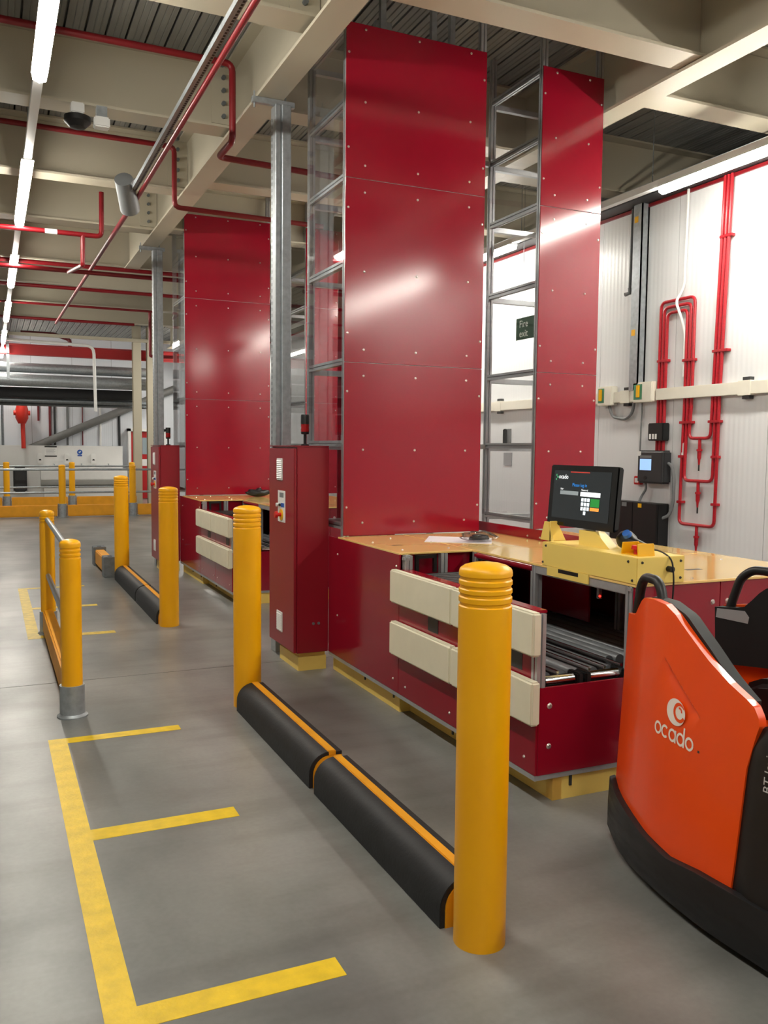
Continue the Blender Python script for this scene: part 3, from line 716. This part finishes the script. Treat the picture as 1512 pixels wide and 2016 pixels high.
# conduits
t = thing('wall_conduit', 'thin white conduit hooking over the top of the red pipe loop', 'conduit', (XR-.03, 6.38, 2.6))
MB().tube([(XR-.03, 6.375, 4.03), (XR-.03, 6.39, 3.16), (XR-.03, 6.42, 3.10), (XR-.10, 6.42, 3.0), (XR-.09, 6.36, 2.86), (XR-.03, 6.36, 2.7), (XR-.03, 6.36, 2.3)], .013, 10, cor=.05).build('conduit', white, t)
MB().tube([(XR-.03, 6.34, 2.1), (XR-.03, 6.34, 1.55)], .014, 10).build('conduit', white, t)
tag(MB().tube([(XR-.03, 7.14, 4.03), (XR-.03, 7.16, 3.2)], .016, 10).tube([(XR-.03, 7.16, 3.25), (XR-.03, 7.16, 3.2), (XR-.08, 7.17, 3.18)], .02, 10).build('wall_conduit', greyp), 'short grey conduit ending above the trunking beside the stanchion', 'conduit')
tag(MB().tube([(XR-.02, 6.93, 2.08), (XR-.02, 6.95, 1.34)], .008, 8).build('wall_cable', greyp), 'thin grey cable dropping from the isolator to the red call point', 'cable')
# red aspirating pipes: three nested runs
t = thing('detection_pipes', 'nested triple red detection pipes looping down the white wall to sampling points', 'pipework', (XR-.04, 6.2, .8))
R = .0155
for i in range(3):
    ya = 6.69-i*.045; yb = 6.245+i*.045-0.0
    zt = 3.03-i*.055
    MB().tube([(XR-.03, ya, 1.60), (XR-.03, ya, zt), (XR-.03, yb, zt), (XR-.03, yb, 2.0)], R, 10, cor=.06).build('pipe', redpipe2, t)
    yc = 5.83+i*.042
    zb = (.915, 1.325, 1.72)[i]
    yl = 6.245+i*.045 if 0 else (6.335-i*.04)
    yr = 5.905+i*.0
    MB().tube([(XR-.03, 6.335-i*.045, 2.05), (XR-.03, 6.355-i*.045, zb), (XR-.03, 5.915+i*.04, zb), (XR-.03, 5.905+i*.04, 2.1), (XR-.03, 5.85+i*.04, 4.03)], R, 10, cor=.06).build('pipe', redpipe2, t)
    ym = 6.125
    q = MB().tube([(XR-.03, ym, zb), (XR-.03, ym, zb-.12)], R, 10).build('sampling_drop', redpipe2, t)
    MB().lathe(XR-.03, ym, [(.008, zb-.245), (.012, zb-.2), (.018, zb-.18), (.019, zb-.12), (.026, zb-.118), (.026, zb-.10)], 14).build('sampling_cap', redpipe2, q)
    MB().cyl((XR-.03, ym, zb-.30), (XR-.03, ym, zb-.22), .007, 10).build('nozzle', black, q)
for (ya, yb, z) in ((6.57, 6.71, 2.47), (6.22, 6.37, 2.45), (5.82, 6.0, 2.5), (6.22, 6.38, 1.87), (5.88, 6.02, 1.87), (6.31, 6.38, 1.55), (5.89, 5.97, 1.55), (5.82, 5.96, 3.5), (6.31, 6.38, 1.12), (5.88, 5.95, 1.12)):
    MB().box(XR-.05, XR, ya, yb, z-.012, z+.012).build('pipe_clip', redpipe2, t, bev=.003)
# detector unit and boxes
t = thing('filter_box', 'black filter box around the triple red pipes above the detector', 'box', (XR-.05, 6.66, 1.70))
MB().box(XR-.09, XR, 6.55, 6.76, 1.70, 1.87).build('box', black, t, bev=.008)
for i in range(3): MB().box(XR-.092, XR-.089, 6.63+i*.04, 6.655+i*.04, 1.715, 1.765).build('tag', white, t)
t = thing('smoke_detector_unit', 'black aspirating smoke detector with a lit blue display on the white wall', 'detector', (XR-.06, 6.7, 1.28))
MB().box(XR-.12, XR, 6.50, 6.87, 1.28, 1.605).build('case', darkg, t, bev=.02, seg=3)
MB().box(XR-.123, XR-.119, 6.66, 6.82, 1.41, 1.52).build('display', mat('detector_display', (150, 190, 235), .3, emit=.7), t)
MB().box(XR-.123, XR-.119, 6.66, 6.82, 1.53, 1.555).build('display_bezel', greyp, t)
MB().box(XR-.122, XR-.119, 6.81, 6.86, 1.55, 1.595).build('white_sticker', white, t)
MB().cyl((XR-.12, 6.74, 1.335), (XR-.124, 6.74, 1.335), .02, 16).build('round_button', black, t)
t = thing('call_point', 'small red manual call point with a white square on the white wall', 'call point', (XR-.03, 6.95, 1.26))
MB().box(XR-.05, XR, 6.90, 6.99, 1.26, 1.345).build('case', estopred, t, bev=.006); MB().box(XR-.053, XR-.049, 6.92, 6.97, 1.28, 1.325).build('glass_square', white, t)
tag(MB().tube([(XR-.05, 6.50, 1.48), (XR-.06, 6.44, 1.46), (XR-.05, 6.42, 1.35), (XR-.04, 6.43, 1.1), (XR-.05, 6.47, .98), (XR-.08, 6.53, .95)], .016, 10, cor=.05).build('flexible_conduit', greyp), 'grey flexible conduit from the detector down to the black cabinet', 'conduit')
tag(MB().tube([(XR-.06, 6.80, 1.28), (XR-.06, 6.79, 1.22), (XR-.08, 6.83, 1.15), (XR-.1, 6.84, 1.09)], .012, 8, cor=.03).build('signal_cable', greyp), 'short grey cable from the detector into the black cabinet top', 'cable')
t = thing('floor_cabinet', 'low black two-door cabinet standing against the white wall', 'cabinet', (XR-.2, 6.86, 0))
MB().box(XR-.14, XR-.005, 6.52, 7.22, .02, 1.09).build('body', black, t, bev=.006)
for ya, yb in ((6.525, 6.868), (6.872, 7.215)): MB().box(XR-.155, XR-.14, ya, yb, .04, 1.085).build('door', black, t, bev=.003)
MB().cyl((XR-.155, 6.85, .75), (XR-.163, 6.85, .75), .008, 10).build('lock', chrome, t)
MB().box(XR-.158, XR-.155, 6.74, 6.79, 1.04, 1.08).build('yellow_label', estopyel, t); MB().box(XR-.158, XR-.155, 6.96, 7.03, 1.04, 1.08).build('grey_label', greyp, t)
MB().box(XR-.13, XR-.02, 6.54, 7.2, 0, .02).build('foot', black, t)
# door hardware on wall seen between towers
t = thing('door_pull', 'black door pull plate on the white wall seen between the towers', 'door handle', (XR-.02, 9.42, 1.6))
MB().box(XR-.01, XR, 9.36, 9.5, 1.64, 1.86).build('plate', greyp, t); MB().box(XR-.06, XR-.01, 9.44, 9.475, 1.64, 1.86).build('handle', black, t, bev=.01)
tag(MB().box(XR-.008, XR, 9.33, 9.52, 1.40, 1.56).build('kick_plate', mat('satin_plate', (170, 172, 176), .45, .3)), 'grey square plate below the door pull', 'plate')
# fire exit sign
t = thing('fire_exit_sign', 'hanging green sign reading Fire exit seen between the towers', 'sign', (5.4, 8.15, 2.82))
MB().box(5.40, 5.406, 7.87, 8.37, 2.815, 3.055).build('board', greenm, t)
b = MB(); fe = lambda u, v: (5.3993, 8.20-u, 2.95+v); put_text(b, 'Fire', .11, lambda u, v: fe(u-.02, v)); put_text(b, 'exit', .11, lambda u, v: fe(u-.02, v-.105)); b.build('lettering', signw, t)
for yy in (7.92, 8.25): MB().cyl((5.403, yy, 3.05), (5.403, yy, DZ+.01), .0025, 6).build('wire', steeld, t)
# cable tray on top of wall
t = thing('cable_tray', 'dark wire basket cable tray running along the top of the white wall', 'cable tray', (XR-.15, 8, 3.93))
MB().box(XR-.22, XR-.02, -6, 22, 4.035, 4.05).build('tray_base', darkg, t)
MB().tube([(XR-.22, -6, 4.1), (XR-.22, 22, 4.1)], .006, 6).tube([(XR-.22, -6, 4.14), (XR-.22, 22, 4.14)], .006, 6).build('side_wires', steel, t)

# ================================================================== CEILING SERVICES (aisle side)
def pipe(name, pts, r, m, lab, cor=.06, cat='pipe', grp=None):
    o = MB().tube(pts, r, 12, cor=cor).build(name, m); tag(o, lab, cat, grp); return o
PX = 1.36
pipe('sprinkler_pipe', [(PX, -3, 4.0), (PX, 9.35, 4.0)], .021, redpipe, 'bright red sprinkler pipe running under the perforated steel channel')
pipe('sprinkler_pipe', [(PX-.01, 9.36, 4.0), (PX-.11, 18.5, 4.0)], .026, brownpipe, 'long dull red pipe running on from the loudspeaker down the aisle')
t = thing('perforated_channel', 'long perforated galvanised channel beside the bright red sprinkler pipe', 'channel', (PX-.06, 3, 4.02))
MB().box(PX-.085, PX-.03, -3, 9.3, 4.02, 4.026).box(PX-.088, PX-.084, -3, 9.3, 4.0, 4.04).build('channel', steel, t)
hb = MB()
for i in range(150): hb.box(PX-.05, PX-.036, 3.4+i*.04, 3.422+i*.04, 4.0185, 4.0205)
stuff(hb.build('slots', black, t))
t = thing('loudspeaker', 'grey cylindrical loudspeaker fixed at the end of the perforated channel', 'loudspeaker', (1.22, 8.75, 3.95))
MB().cyl((1.20, 8.62, 4.09), (1.30, 8.92, 3.90), .085, 20, .095).build('horn', greyp, t)
MB().tube([(1.24, 8.75, 4.06), (1.33, 8.76, 4.16), (1.33, 8.9, 4.12), (1.33, 8.95, 4.03)], .008, 8, cor=.04).build('bracket', steel, t)
# branch pipes along X with drops
pipe('branch_pipe', [(-6.5, 6.85, 4.57), (1.78, 6.85, 4.56), (1.78, 6.85, 3.98), (1.78, 7.3, 3.99), (3.4, 7.42, 3.99)], .026, redpipe, 'red branch pipe bending down under the girder beside the first lift tower')
pipe('branch_pipe', [(-6.5, 9.18, 4.66), (1.78, 9.18, 4.64), (1.78, 9.18, 4.04), (3.4, 9.2, 4.03)], .026, redpipe, 'red branch pipe bending down under the girder in front of the second lift')
pipe('branch_pipe', [(-6.5, 10.66, 4.0), (1.23, 10.66, 4.0), (1.235, 10.66, 4.5)], .028, redpipe, 'red branch pipe with white tags and an upright end')
bp_ = [o for o in C.objects if o.get('label', '').startswith('red branch pipe with white tags')][0]
for xa in (.62, -.9): MB().cyl((xa, 10.66, 4.0), (xa+.13, 10.66, 4.0), .0295, 12).build('tag_band', white, bp_)
pipe('drop_pipe', [(1.026, 10.66, 4.0), (1.02, 10.66, 3.66), (1.02, 12.57, 3.92)], .026, redpipe, 'short red drop pipe hanging from the tagged branch pipe', cor=.03)
for i, (yy, zz, rr, m, x1) in enumerate([(12.6, 3.94, .03, redpipe, 3.3), (13.45, 4.18, .03, redpipe, 3.3), (15.4, 4.18, .03, redpipe, 3.3), (17.45, 4.2, .022, redpipe, 3.0), (19.5, 4.2, .03, redpipe, 2.9)]):
    pipe('branch_pipe', [(-6.5, yy, zz), (x1, yy, zz)], rr, m, ('bright red branch pipe crossing under the end of the girder', 'dull red branch pipe just behind the bright one at the girder end', 'dull red branch pipe under the eighth cross beam past the girder end', 'thin dull red branch pipe with the drop beside the second cabinet post', 'dull red branch pipe closest to the red steel beam')[i], grp='distant branch pipes' if i else None)
pipe('drop_pipe', [(2.9, 17.5, 4.2), (2.9, 17.5, 3.35), (3.6, 17.5, 3.35)], .03, redpipe, 'thin red pipe dropping beside the second control cabinet post', cor=.03)
# sounders / boxes on the cross beam
t = thing('beam_detector', 'black domed detector with white base under the cross beam', 'detector', (.68, 7.35, 4.1))
MB().box(.63, .73, 7.30, 7.40, 4.17, 4.25).build('base', white, t, bev=.008)
MB().lathe(.68, 7.35, [(.001, 4.06), (.06, 4.07), (.1, 4.11), (.1, 4.15), (.05, 4.17)], 24).build('dome', black, t)
t = thing('junction_box', 'white junction box clamped under the cross beam beside the black detector', 'box', (.86, 7.35, 4.1))
MB().box(.80, .92, 7.30, 7.40, 4.09, 4.17).build('box', white, t, bev=.01); MB().box(.82, .90, 7.31, 7.39, 4.17, 4.25).build('bracket', steel, t)

# ================================================================== FAR END OF HALL
FY = 26.9
hw = thing('splashback', 'white half-height splashback board behind the wash trough', 'board', (1.2, FY, 0))
MB().box(-1.0, 3.62, FY, FY+.05, .0, 1.57).build('board', whitel, hw)
MB().box(-1.0, 3.62, FY-.004, FY+.054, 1.57, 1.585).build('edge', white, hw)
t = thing('wash_trough', 'long white wash trough mounted on the splashback', 'sink', (2.35, FY-.2, .4))
MB().prism([(FY-.42, .93), (FY, .93), (FY, .40), (FY-.30, .50), (FY-.42, .62)], 'x', 1.32, 3.7).build('basin', white, t, bev=.01)
MB().box(1.4, 3.62, FY-.3, FY, .0, .42).build('pedestal', whitel, t)
for i in range(3): MB().tube([(1.7+i*.75, FY, 1.06), (1.7+i*.75, FY-.16, 1.06), (1.7+i*.75, FY-.18, 1.0)], .015, 8, cor=.04).build('tap', steel, t)
for i, xx in enumerate((1.32, 2.05, 2.78)):
    t = thing('soap_dispenser', 'white soap dispenser on the splashback, '+('the one by the hand dryer', 'between the notice and the blue sign', 'the one closest to the red door')[i], 'dispenser', (xx, FY-.06, 1.1), 'soap dispensers')
    MB().box(xx-.075, xx+.075, FY-.11, FY, 1.06, 1.36).build('case', white, t, bev=.02)
    MB().prism([(xx-.035, 1.16), (xx+.035, 1.16), (xx+.03, 1.19), (xx, 1.205), (xx-.03, 1.19)], 'y', FY-.114, FY-.109).build('window', black, t)
t = thing('notice', 'white notice with black bars above the dispensers', 'sign', (1.62, FY, 1.3))
MB().box(1.45, 1.78, FY-.008, FY, 1.27, 1.56).build('sheet', white, t); MB().box(1.45, 1.78, FY-.011, FY-.008, 1.535, 1.575).box(1.45, 1.78, FY-.011, FY-.008, 1.265, 1.30).build('bars', black, t)
b = MB()
for i in range(5): b.box(1.49, 1.74-.03*(i % 2), FY-.0095, FY-.008, 1.335+i*.035, 1.342+i*.035)
stuff(b.build('text_lines', greyink, t))
t = thing('handwash_sign', 'round blue hand-washing sign on the splashback', 'sign', (2.4, FY, 1.25))
MB().cyl((2.41, FY, 1.40), (2.41, FY-.008, 1.40), .075, 28).build('disc', bluem, t)
b = MB(); ribbon(b, [(-.03, -.02), (.0, -.005), (.03, .02)], .022, lambda u, v: (2.41+u, FY-.0085, 1.40+v)); ribbon(b, [(-.03, .01), (.0, .02), (.025, .035)], .012, lambda u, v: (2.41+u, FY-.0085, 1.40+v)); b.build('hand_symbol', signw, t)
MB().box(2.345, 2.475, FY-.008, FY, 1.285, 1.315).build('text_panel', bluem, t)
t = thing('hand_dryer', 'dark grey hand dryer housing fixed to the splashback', 'dryer', (.78, FY-.15, .25))
MB().box(.60, .96, FY-.22, FY, .25, .98).build('case', darkg, t, bev=.05, seg=3); MB().box(.62, .94, FY-.225, FY-.2, .5, .6).build('slot', black, t)
# red door
dw = struct(MB().box(3.80, 3.88, 26.95, 27.27, 0, 2.12).box(4.85, 4.93, 26.95, 27.27, 0, 2.12).box(3.80, 4.93, 26.95, 27.27, 2.04, 2.12).build('door_1', white))
dl = MB().box(3.89, 4.84, 27.05, 27.1, .01, 2.03).build('door_leaf', mat('red_door', (176, 20, 24), .4), dw)
MB().box(4.22, 4.62, 27.04, 27.05, 1.35, 1.85).build('vision_panel', mat('grey_glass', (150, 165, 172), .1), dw)
MB().box(4.20, 4.64, 27.042, 27.05, 1.0, 1.2).build('door_notice', white, dw)
# big pipes and ducts across the far end
tag(ibeam_x(-6.5, 5.9, 24.6, 3.92, 4.2, bw=.2).build('crane_beam', mat('red_main_paint', (170, 34, 36), .5)), 'red steel beam across the far end of the hall above the silver pipes', 'beam')
pipe('drop_pipe', [(2.0, 24.6, 4.19), (2.0, 24.6, 4.38), (1.6, 24.6, 4.5), (.8, 24.6, 4.5)], .05, brownpipe, 'dull red branch rising from the red steel beam', cor=.1)
pipe('silver_pipe', [(-6.5, 24.9, 3.62), (4.2, 24.9, 3.62)], .13, steel, 'silver lagged pipe, the upper of the two silver pipes')
pipe('silver_pipe', [(-6.5, 24.7, 3.28), (4.2, 24.7, 3.28)], .16, steel, 'silver lagged pipe, the lower and thicker of the two silver pipes')
tag(MB().box(-6.5, 3.9, 25.0, 25.9, 2.86, 3.12).build('duct', voidm, bev=.02), 'wide black duct under the silver pipes at the far end', 'duct')
tag(MB().tube([(-6.5, 25.2, 2.78), (4.5, 25.2, 2.78)], .06, 10).tube([(-6.5, 25.5, 2.70), (4.5, 25.5, 2.70)], .05, 10).build('cable_ladder', steeld), 'twin galvanised tubes under the black duct', 'pipe')
pipe('slim_red_pipe', [(-6.5, 26.8, 2.86), (4.6, 26.8, 2.86)], .04, brownpipe, 'slim dark red pipe along the far wall below the duct')
pipe('waste_pipe', [(-2.2, 27.08, .02), (5.2, 27.08, 3.35)], .115, pvc, 'thick grey pipe sloping diagonally up across the far wall', cor=0)
tag(MB().box(-.3, 6, 24.05, 24.13, 4.36, 4.44).build('lattice_rail', cream), 'thin cream rail just above the red steel beam', 'rail')
t = thing('fire_hydrant', 'bright orange-red fire hydrant head on a red standpipe at the far wall', 'hydrant', (.87, 26.75, 0))
MB().tube([(.89, 26.78, 1.5), (.88, 26.78, 2.3)], .06, 12).build('standpipe', mat('orange_red_paint', (214, 50, 36), .45), t)
MB().lathe(.86, 26.75, [(.1, 2.2), (.17, 2.35), (.17, 2.6), (.13, 2.75), (.2, 2.78), (.2, 2.83), (.001, 2.84)], 18).build('head', mat('orange_red_paint', (214, 50, 36), .45), t)
MB().cyl((.64, 26.75, 2.5), (1.08, 26.75, 2.5), .07, 12).build('outlet', mat('orange_red_paint', (214, 50, 36), .45), t)
for i, (xx, zb, r_, m, lab) in enumerate([(.2, 0, .05, greyp, 'grey vertical conduit beside the orange hydrant head'), (.36, 0, .05, steeld, 'steel vertical conduit beside the orange hydrant head'),
      (1.32, 2.3, .045, brownpipe, 'short dull red drop pipe ending above the splashback'), (1.63, 1.6, .05, brownpipe, 'long dull red riser crossing behind the diagonal pipe'),
      (1.76, 1.6, .045, darkg, 'dark vertical conduit next to the dull red riser'), (2.11, 1.6, .045, greyp, 'grey vertical conduit on the far wall panel joint'),
      (2.53, 1.6, .025, brownpipe, 'thin dull red riser below the diagonal pipe'), (3.03, 1.6, .05, white, 'white vertical pipe crossing the diagonal pipe'),
      (3.58, 1.6, .05, darkg, 'dark vertical conduit closest to the red door')]):
    pipe('wall_riser', [(xx, 27.245, zb), (xx, 27.245, 2.84)], r_*.7, m, lab)
pipe('white_downpipe', [(.2, 24.33, 4.28), (2.57, 24.33, 4.22), (2.6, 24.33, 2.5)], .04, white, 'white pipe bending down across the silver pipes', cor=.2)
tag(MB().box(.45, .52, 24.5, 24.57, 3.3, 4.5).build('pipe_hanger', steel), 'steel hanger post holding the silver pipes', 'hanger')

# ================================================================== PALLET TRUCK
BYS = [.9, 1.81, 1.94, 2.07, 2.256, 2.42, 2.615, 2.713, 2.80, 2.86]; BXS = [2.105, 2.108, 2.102, 2.10, 2.118, 2.147, 2.203, 2.252, 2.303, 2.34]
def itp(x, xs, ys):
    if x <= xs[0]: return ys[0]
    for a, c, p, q in zip(xs[:-1], xs[1:], ys[:-1], ys[1:]):
        if x <= c: return p+(q-p)*(x-a)/(c-a)
    return ys[-1]
def bx_(y, n=5, d=.03): return sum(itp(y+(i-n//2)*d, BYS, BXS) for i in range(n))/n
def shell(y, z, inset=.02): return bx_(y)+inset+.06*z
truck = thing('pallet_truck', 'orange ride-on pallet truck with black bumper parked against the packing station', 'pallet truck', (2.6, 2.0, 0))
TOP = [(1.93, .745), (1.935, .77), (1.955, .80), (1.986, .817), (2.062, .85), (2.164, .901), (2.361, 1.018), (2.43, 1.042), (2.52, 1.045), (2.60, 1.036), (2.625, 1.02), (2.68, .96), (2.70, .95), (2.80, .935)]
BOT = [(1.93, .745), (1.94, .71), (1.965, .60), (1.975, .40), (1.985, .205), (1.99, .2), (2.116, .196), (2.275, .172), (2.444, .186), (2.554, .213), (2.668, .222), (2.80, .215)]
def groove(y, z):
    ax, az, bx2, bz = 2.41, .855, 2.18, .70
    t = max(0, min(1, ((y-ax)*(bx2-ax)+(z-az)*(bz-az))/((bx2-ax)**2+(bz-az)**2)))
    d = math.hypot(y-ax-t*(bx2-ax), z-az-t*(bz-az))
    # ledge: the shell steps in just below the line and swells out again further down
    side = (bx2-ax)*(z-az)-(bz-az)*(y-ax)      # > 0 below the line
    if side < 0: return 0
    return .02*min(1, d/.006)*math.exp(-d/.045)*min(1, 4*t+.02)*min(1, 6*(1-t)+.02)
def guard(side, name, m, inset, th, top, bot, y0, y1, ny=48, nz=14, parent=truck, lab=None):
    vs = []; fs = []; XC = 2.655
    for s_ in (0, 1):
        for i in range(ny+1):
            yy = y0+(y1-y0)*i/ny; a = itp(yy, [p[0] for p in bot], [p[1] for p in bot]); c = itp(yy, [p[0] for p in top], [p[1] for p in top])
            for j in range(nz+1):
                zz = a+(c-a)*j/nz; xx = shell(yy, zz, inset)+s_*th
                if name == 'side_guard' and not s_: xx += groove(yy, zz)
                vs.append((xx if side < 0 else 2*XC-xx, yy, zz))
    N = (ny+1)*(nz+1); g = lambda s_, i, j: s_*N+i*(nz+1)+j
    for i in range(ny):
        for j in range(nz):
            for s_ in (0, 1): fs.append((g(s_,i,j), g(s_,i+1,j), g(s_,i+1,j+1), g(s_,i,j+1)))
        fs += [(g(0,i,0), g(0,i+1,0), g(1,i+1,0), g(1,i,0)), (g(0,i,nz), g(0,i+1,nz), g(1,i+1,nz), g(1,i,nz))]
    for j in range(nz): fs += [(g(0,0,j), g(0,0,j+1), g(1,0,j+1), g(1,0,j)), (g(0,ny,j), g(0,ny,j+1), g(1,ny,j+1), g(1,ny,j))]
    o = MB().add(vs, fs).build(name, m, parent, smooth=40)
    if lab: o['label'] = lab
    return o
for side in (-1, 1):
    gp = guard(side, 'side_guard', orange, .02, .03, TOP, BOT, 1.93, 2.80, ny=200 if side < 0 else 60, nz=190 if side < 0 else 30)
    # black padding inside the guard
    PT = [(2.0, .80), (2.10, .862), (2.2, .935), (2.33, 1.018), (2.45, 1.045), (2.6, 1.04), (2.63, 1.02), (2.69, .945), (2.72, .935), (2.80, .93)]
    PB = [(2.0, .76), (2.2, .70), (2.45, .70), (2.80, .68)]
    guard(side, 'guard_padding', padblack, .052, .05, PT, PB, 2.0, 2.80, ny=30, nz=6)
    mx = lambda x: x if side < 0 else 5.31-x
    MB().tube([(mx(2.40), 2.775, .92), (mx(2.385), 2.735, 1.06), (mx(2.365), 2.69, 1.10), (mx(2.345), 2.60, 1.10), (mx(2.335), 2.565, 1.07), (mx(2.325), 2.54, 1.0)], .019, 12, cor=.05).build('grab_handle', black, truck)
# bumper skirt
vs = []; fs = []; ny = 50
for i in range(ny+1):
    yy = .9+(2.81-.9)*i/ny; xb = bx_(yy); zt = itp(yy, [.9, 1.99, 2.116, 2.275, 2.444, 2.6, 2.74, 2.80, 2.83], [.205, .205, .2, .176, .19, .222, .235, .25, .26])
    for (dx, zz) in ((.012, .025), (.0, .05), (0, zt*.6), (.006, zt), (.03, zt+.003), (.06, zt-.02)): vs.append((xb+dx, yy, zz))
for i in range(ny):
    for j in range(5): fs.append((i*6+j, (i+1)*6+j, (i+1)*6+j+1, i*6+j+1))
bump = mat('scuffed_black_bumper', (19, 19, 21), .5, var=.4, scale=9, stretch=(1, 1, 4), rvar=.1)
MB().add(vs, fs).build('bumper', bump, truck, smooth=50)
MB().add([(5.31-v[0], v[1], v[2]) for v in vs], fs).build('bumper', bump, truck, smooth=50)
tip = [(.02, 0), (.02, 0)]
MB().prism([(2.40, 2.835), (2.375, 2.815), (2.40, 2.79), (2.91, 2.79), (2.935, 2.815), (2.91, 2.835)], 'z', .03, .12).build('platform_edge', bump, truck, bev=.006)
# chassis, platform, battery cover
MB().prism([(2.16, .95), (2.14, 1.9), (2.17, 2.3), (2.25, 2.6), (2.38, 2.79), (2.93, 2.79), (3.06, 2.6), (3.14, 2.3), (3.17, 1.9), (3.15, .95)], 'z', .03, .10).build('chassis', black, truck)
MB().prism([(2.22, 1.0), (2.20, 1.95), (2.26, 2.12), (3.05, 2.12), (3.11, 1.95), (3.09, 1.0)], 'z', .10, .68).build('motor_body', orange, truck, bev=.03, seg=3)
# rear bulkhead behind the padding: orange inner wall
MB().box(2.40, 2.91, 2.05, 2.08, .1, .72).build('bulkhead', orange, truck)
# black side cover with lettering
CT = [(1.0, .76), (1.80, .775), (1.90, .76), (1.94, .735), (1.955, .70)]; CBt = [(1.0, .21), (1.955, .21)]
vs = []; fs = []; ny, nz = 24, 10
def covx(y, z): return bx_(y)+.06*z+.008
for i in range(ny+1):
    yy = 1.0+.965*i/ny
    for j in range(nz+1):
        a = j/nz; zz = .205+(itp(yy, [p[0] for p in CT], [p[1] for p in CT])-.205)*a; y2 = yy+.022*(1-a) if i > ny-3 else yy
        edge = .02*max(0, (i-ny+2)/2)+.02*max(0, (j-nz+1))
        vs.append((covx(y2, zz)+edge, y2, zz))
for i in range(ny):
    for j in range(nz): fs.append((i*(nz+1)+j, (i+1)*(nz+1)+j, (i+1)*(nz+1)+j+1, i*(nz+1)+j+1))
side_cover = MB().add(vs, fs).build('side_cover', black, truck, smooth=60)
MB().add([(5.31-v[0], v[1], v[2]) for v in vs], fs).build('side_cover', black, truck, smooth=60)
b = MB(); put_text(b, 'BT levio', .042, lambda u, v: (covx(1.856+v, .56+u)-.004, 1.856+v, .557+u), 'LEFT')
b.build('side_lettering', mat('pale_grey_lettering', (190, 188, 186), .4), truck)
# steering console
MB().prism([(1.3, .66), (2.22, .66), (2.30, .70), (2.28, .76), (2.2, .80), (2.05, .83), (1.5, .84), (1.3, .8)], 'x', 2.44, 2.87).build('steering_console', black, truck, bev=.03, seg=3)
MB().cyl((2.655, 2.05, .80), (2.655, 2.02, .92), .03, 14).cyl((2.655, 2.02, .92), (2.655, 2.015, .945), .13, 24).build('steering_wheel', black, truck)
# instruction card on the far guard padding
padx = lambda y, z: (5.31-(bx_(y)+.102+.06*z)-.003, y, z)
MB().add([padx(2.79, .925), padx(2.795, .885), padx(2.68, .872), padx(2.675, .90), padx(2.69, .925)], [(0,1,2,3,4)]).build('card', mat('silver_card', (176, 178, 180), .3, .3), truck)
# logo on the near guard
def lg(u, v):   # u to the right (towards -Y), v up, metres
    yy = 2.312-u; zz = .681+v
    return (shell(yy, zz, .0185), yy, zz)
b = MB(); n = 40
cx_, cz_ = 0, 0
ring = [lg(.0, .0)] + [lg(.054*cos(2*pi*i/n), .047*sin(2*pi*i/n)) for i in range(n)]
b.add(ring, [(0, 1+i, 1+(i+1) % n) for i in range(n)])
b.build('logo_disc', logow, truck)
def lg2(u, v):
    yy = 2.312-u; zz = .681+v; return (shell(yy, zz, .0178), yy, zz)
b = MB()
arc = [(.022+.029*cos(a), .004+.029*sin(a)) for a in [radians(35+i*11) for i in range(28)]]
ribbon(b, arc, [.004+.009*sin(pi*min(1, i/20)) if i < 10 else .012 for i in range(28)], lg2)
ribbon(b, [(.022+.012*cos(a), .008+.012*sin(a)) for a in [radians(-10+i*14) for i in range(10)]], .007, lg2)
b.build('logo_swirl', orange, truck)
b = MB()
def circ(cx, a0=0, a1=360, r=.0185, n=26): return [(cx+r*cos(radians(a0+(a1-a0)*i/n)), -.086+r*1.05*sin(radians(a0+(a1-a0)*i/n))) for i in range(n+1)]
wd = .0085
for i, ch in enumerate('ocado'):
    cx = (-.102, -.056, -.010, .038, .087)[i]
    if ch == 'c': ribbon(b, circ(cx, 45, 315), wd, lg)
    else: ribbon(b, circ(cx), wd, lg)
    if ch == 'a': ribbon(b, [(cx+.0185, -.109), (cx+.0185, -.064)], wd, lg)
    if ch == 'd': ribbon(b, [(cx+.0185, -.109), (cx+.0185, -.040)], wd, lg)
MB().add([lg(.132, -.1), lg(.142, -.1), lg(.142, -.092), lg(.132, -.092)], [(0,1,2,3)]).build('small_badge', darkg, truck)
b.build('logo_lettering', logow, truck)
# forks and wheels
for xx in (2.30, 2.80): MB().box(xx, xx+.18, -.25, 1.0, .05, .11).build('fork', steeld, truck, bev=.01)
for xx in (2.3, 2.9): MB().cyl((xx, 1.5, .06), (xx+.09, 1.5, .06), .06, 18).build('wheel', black, truck)
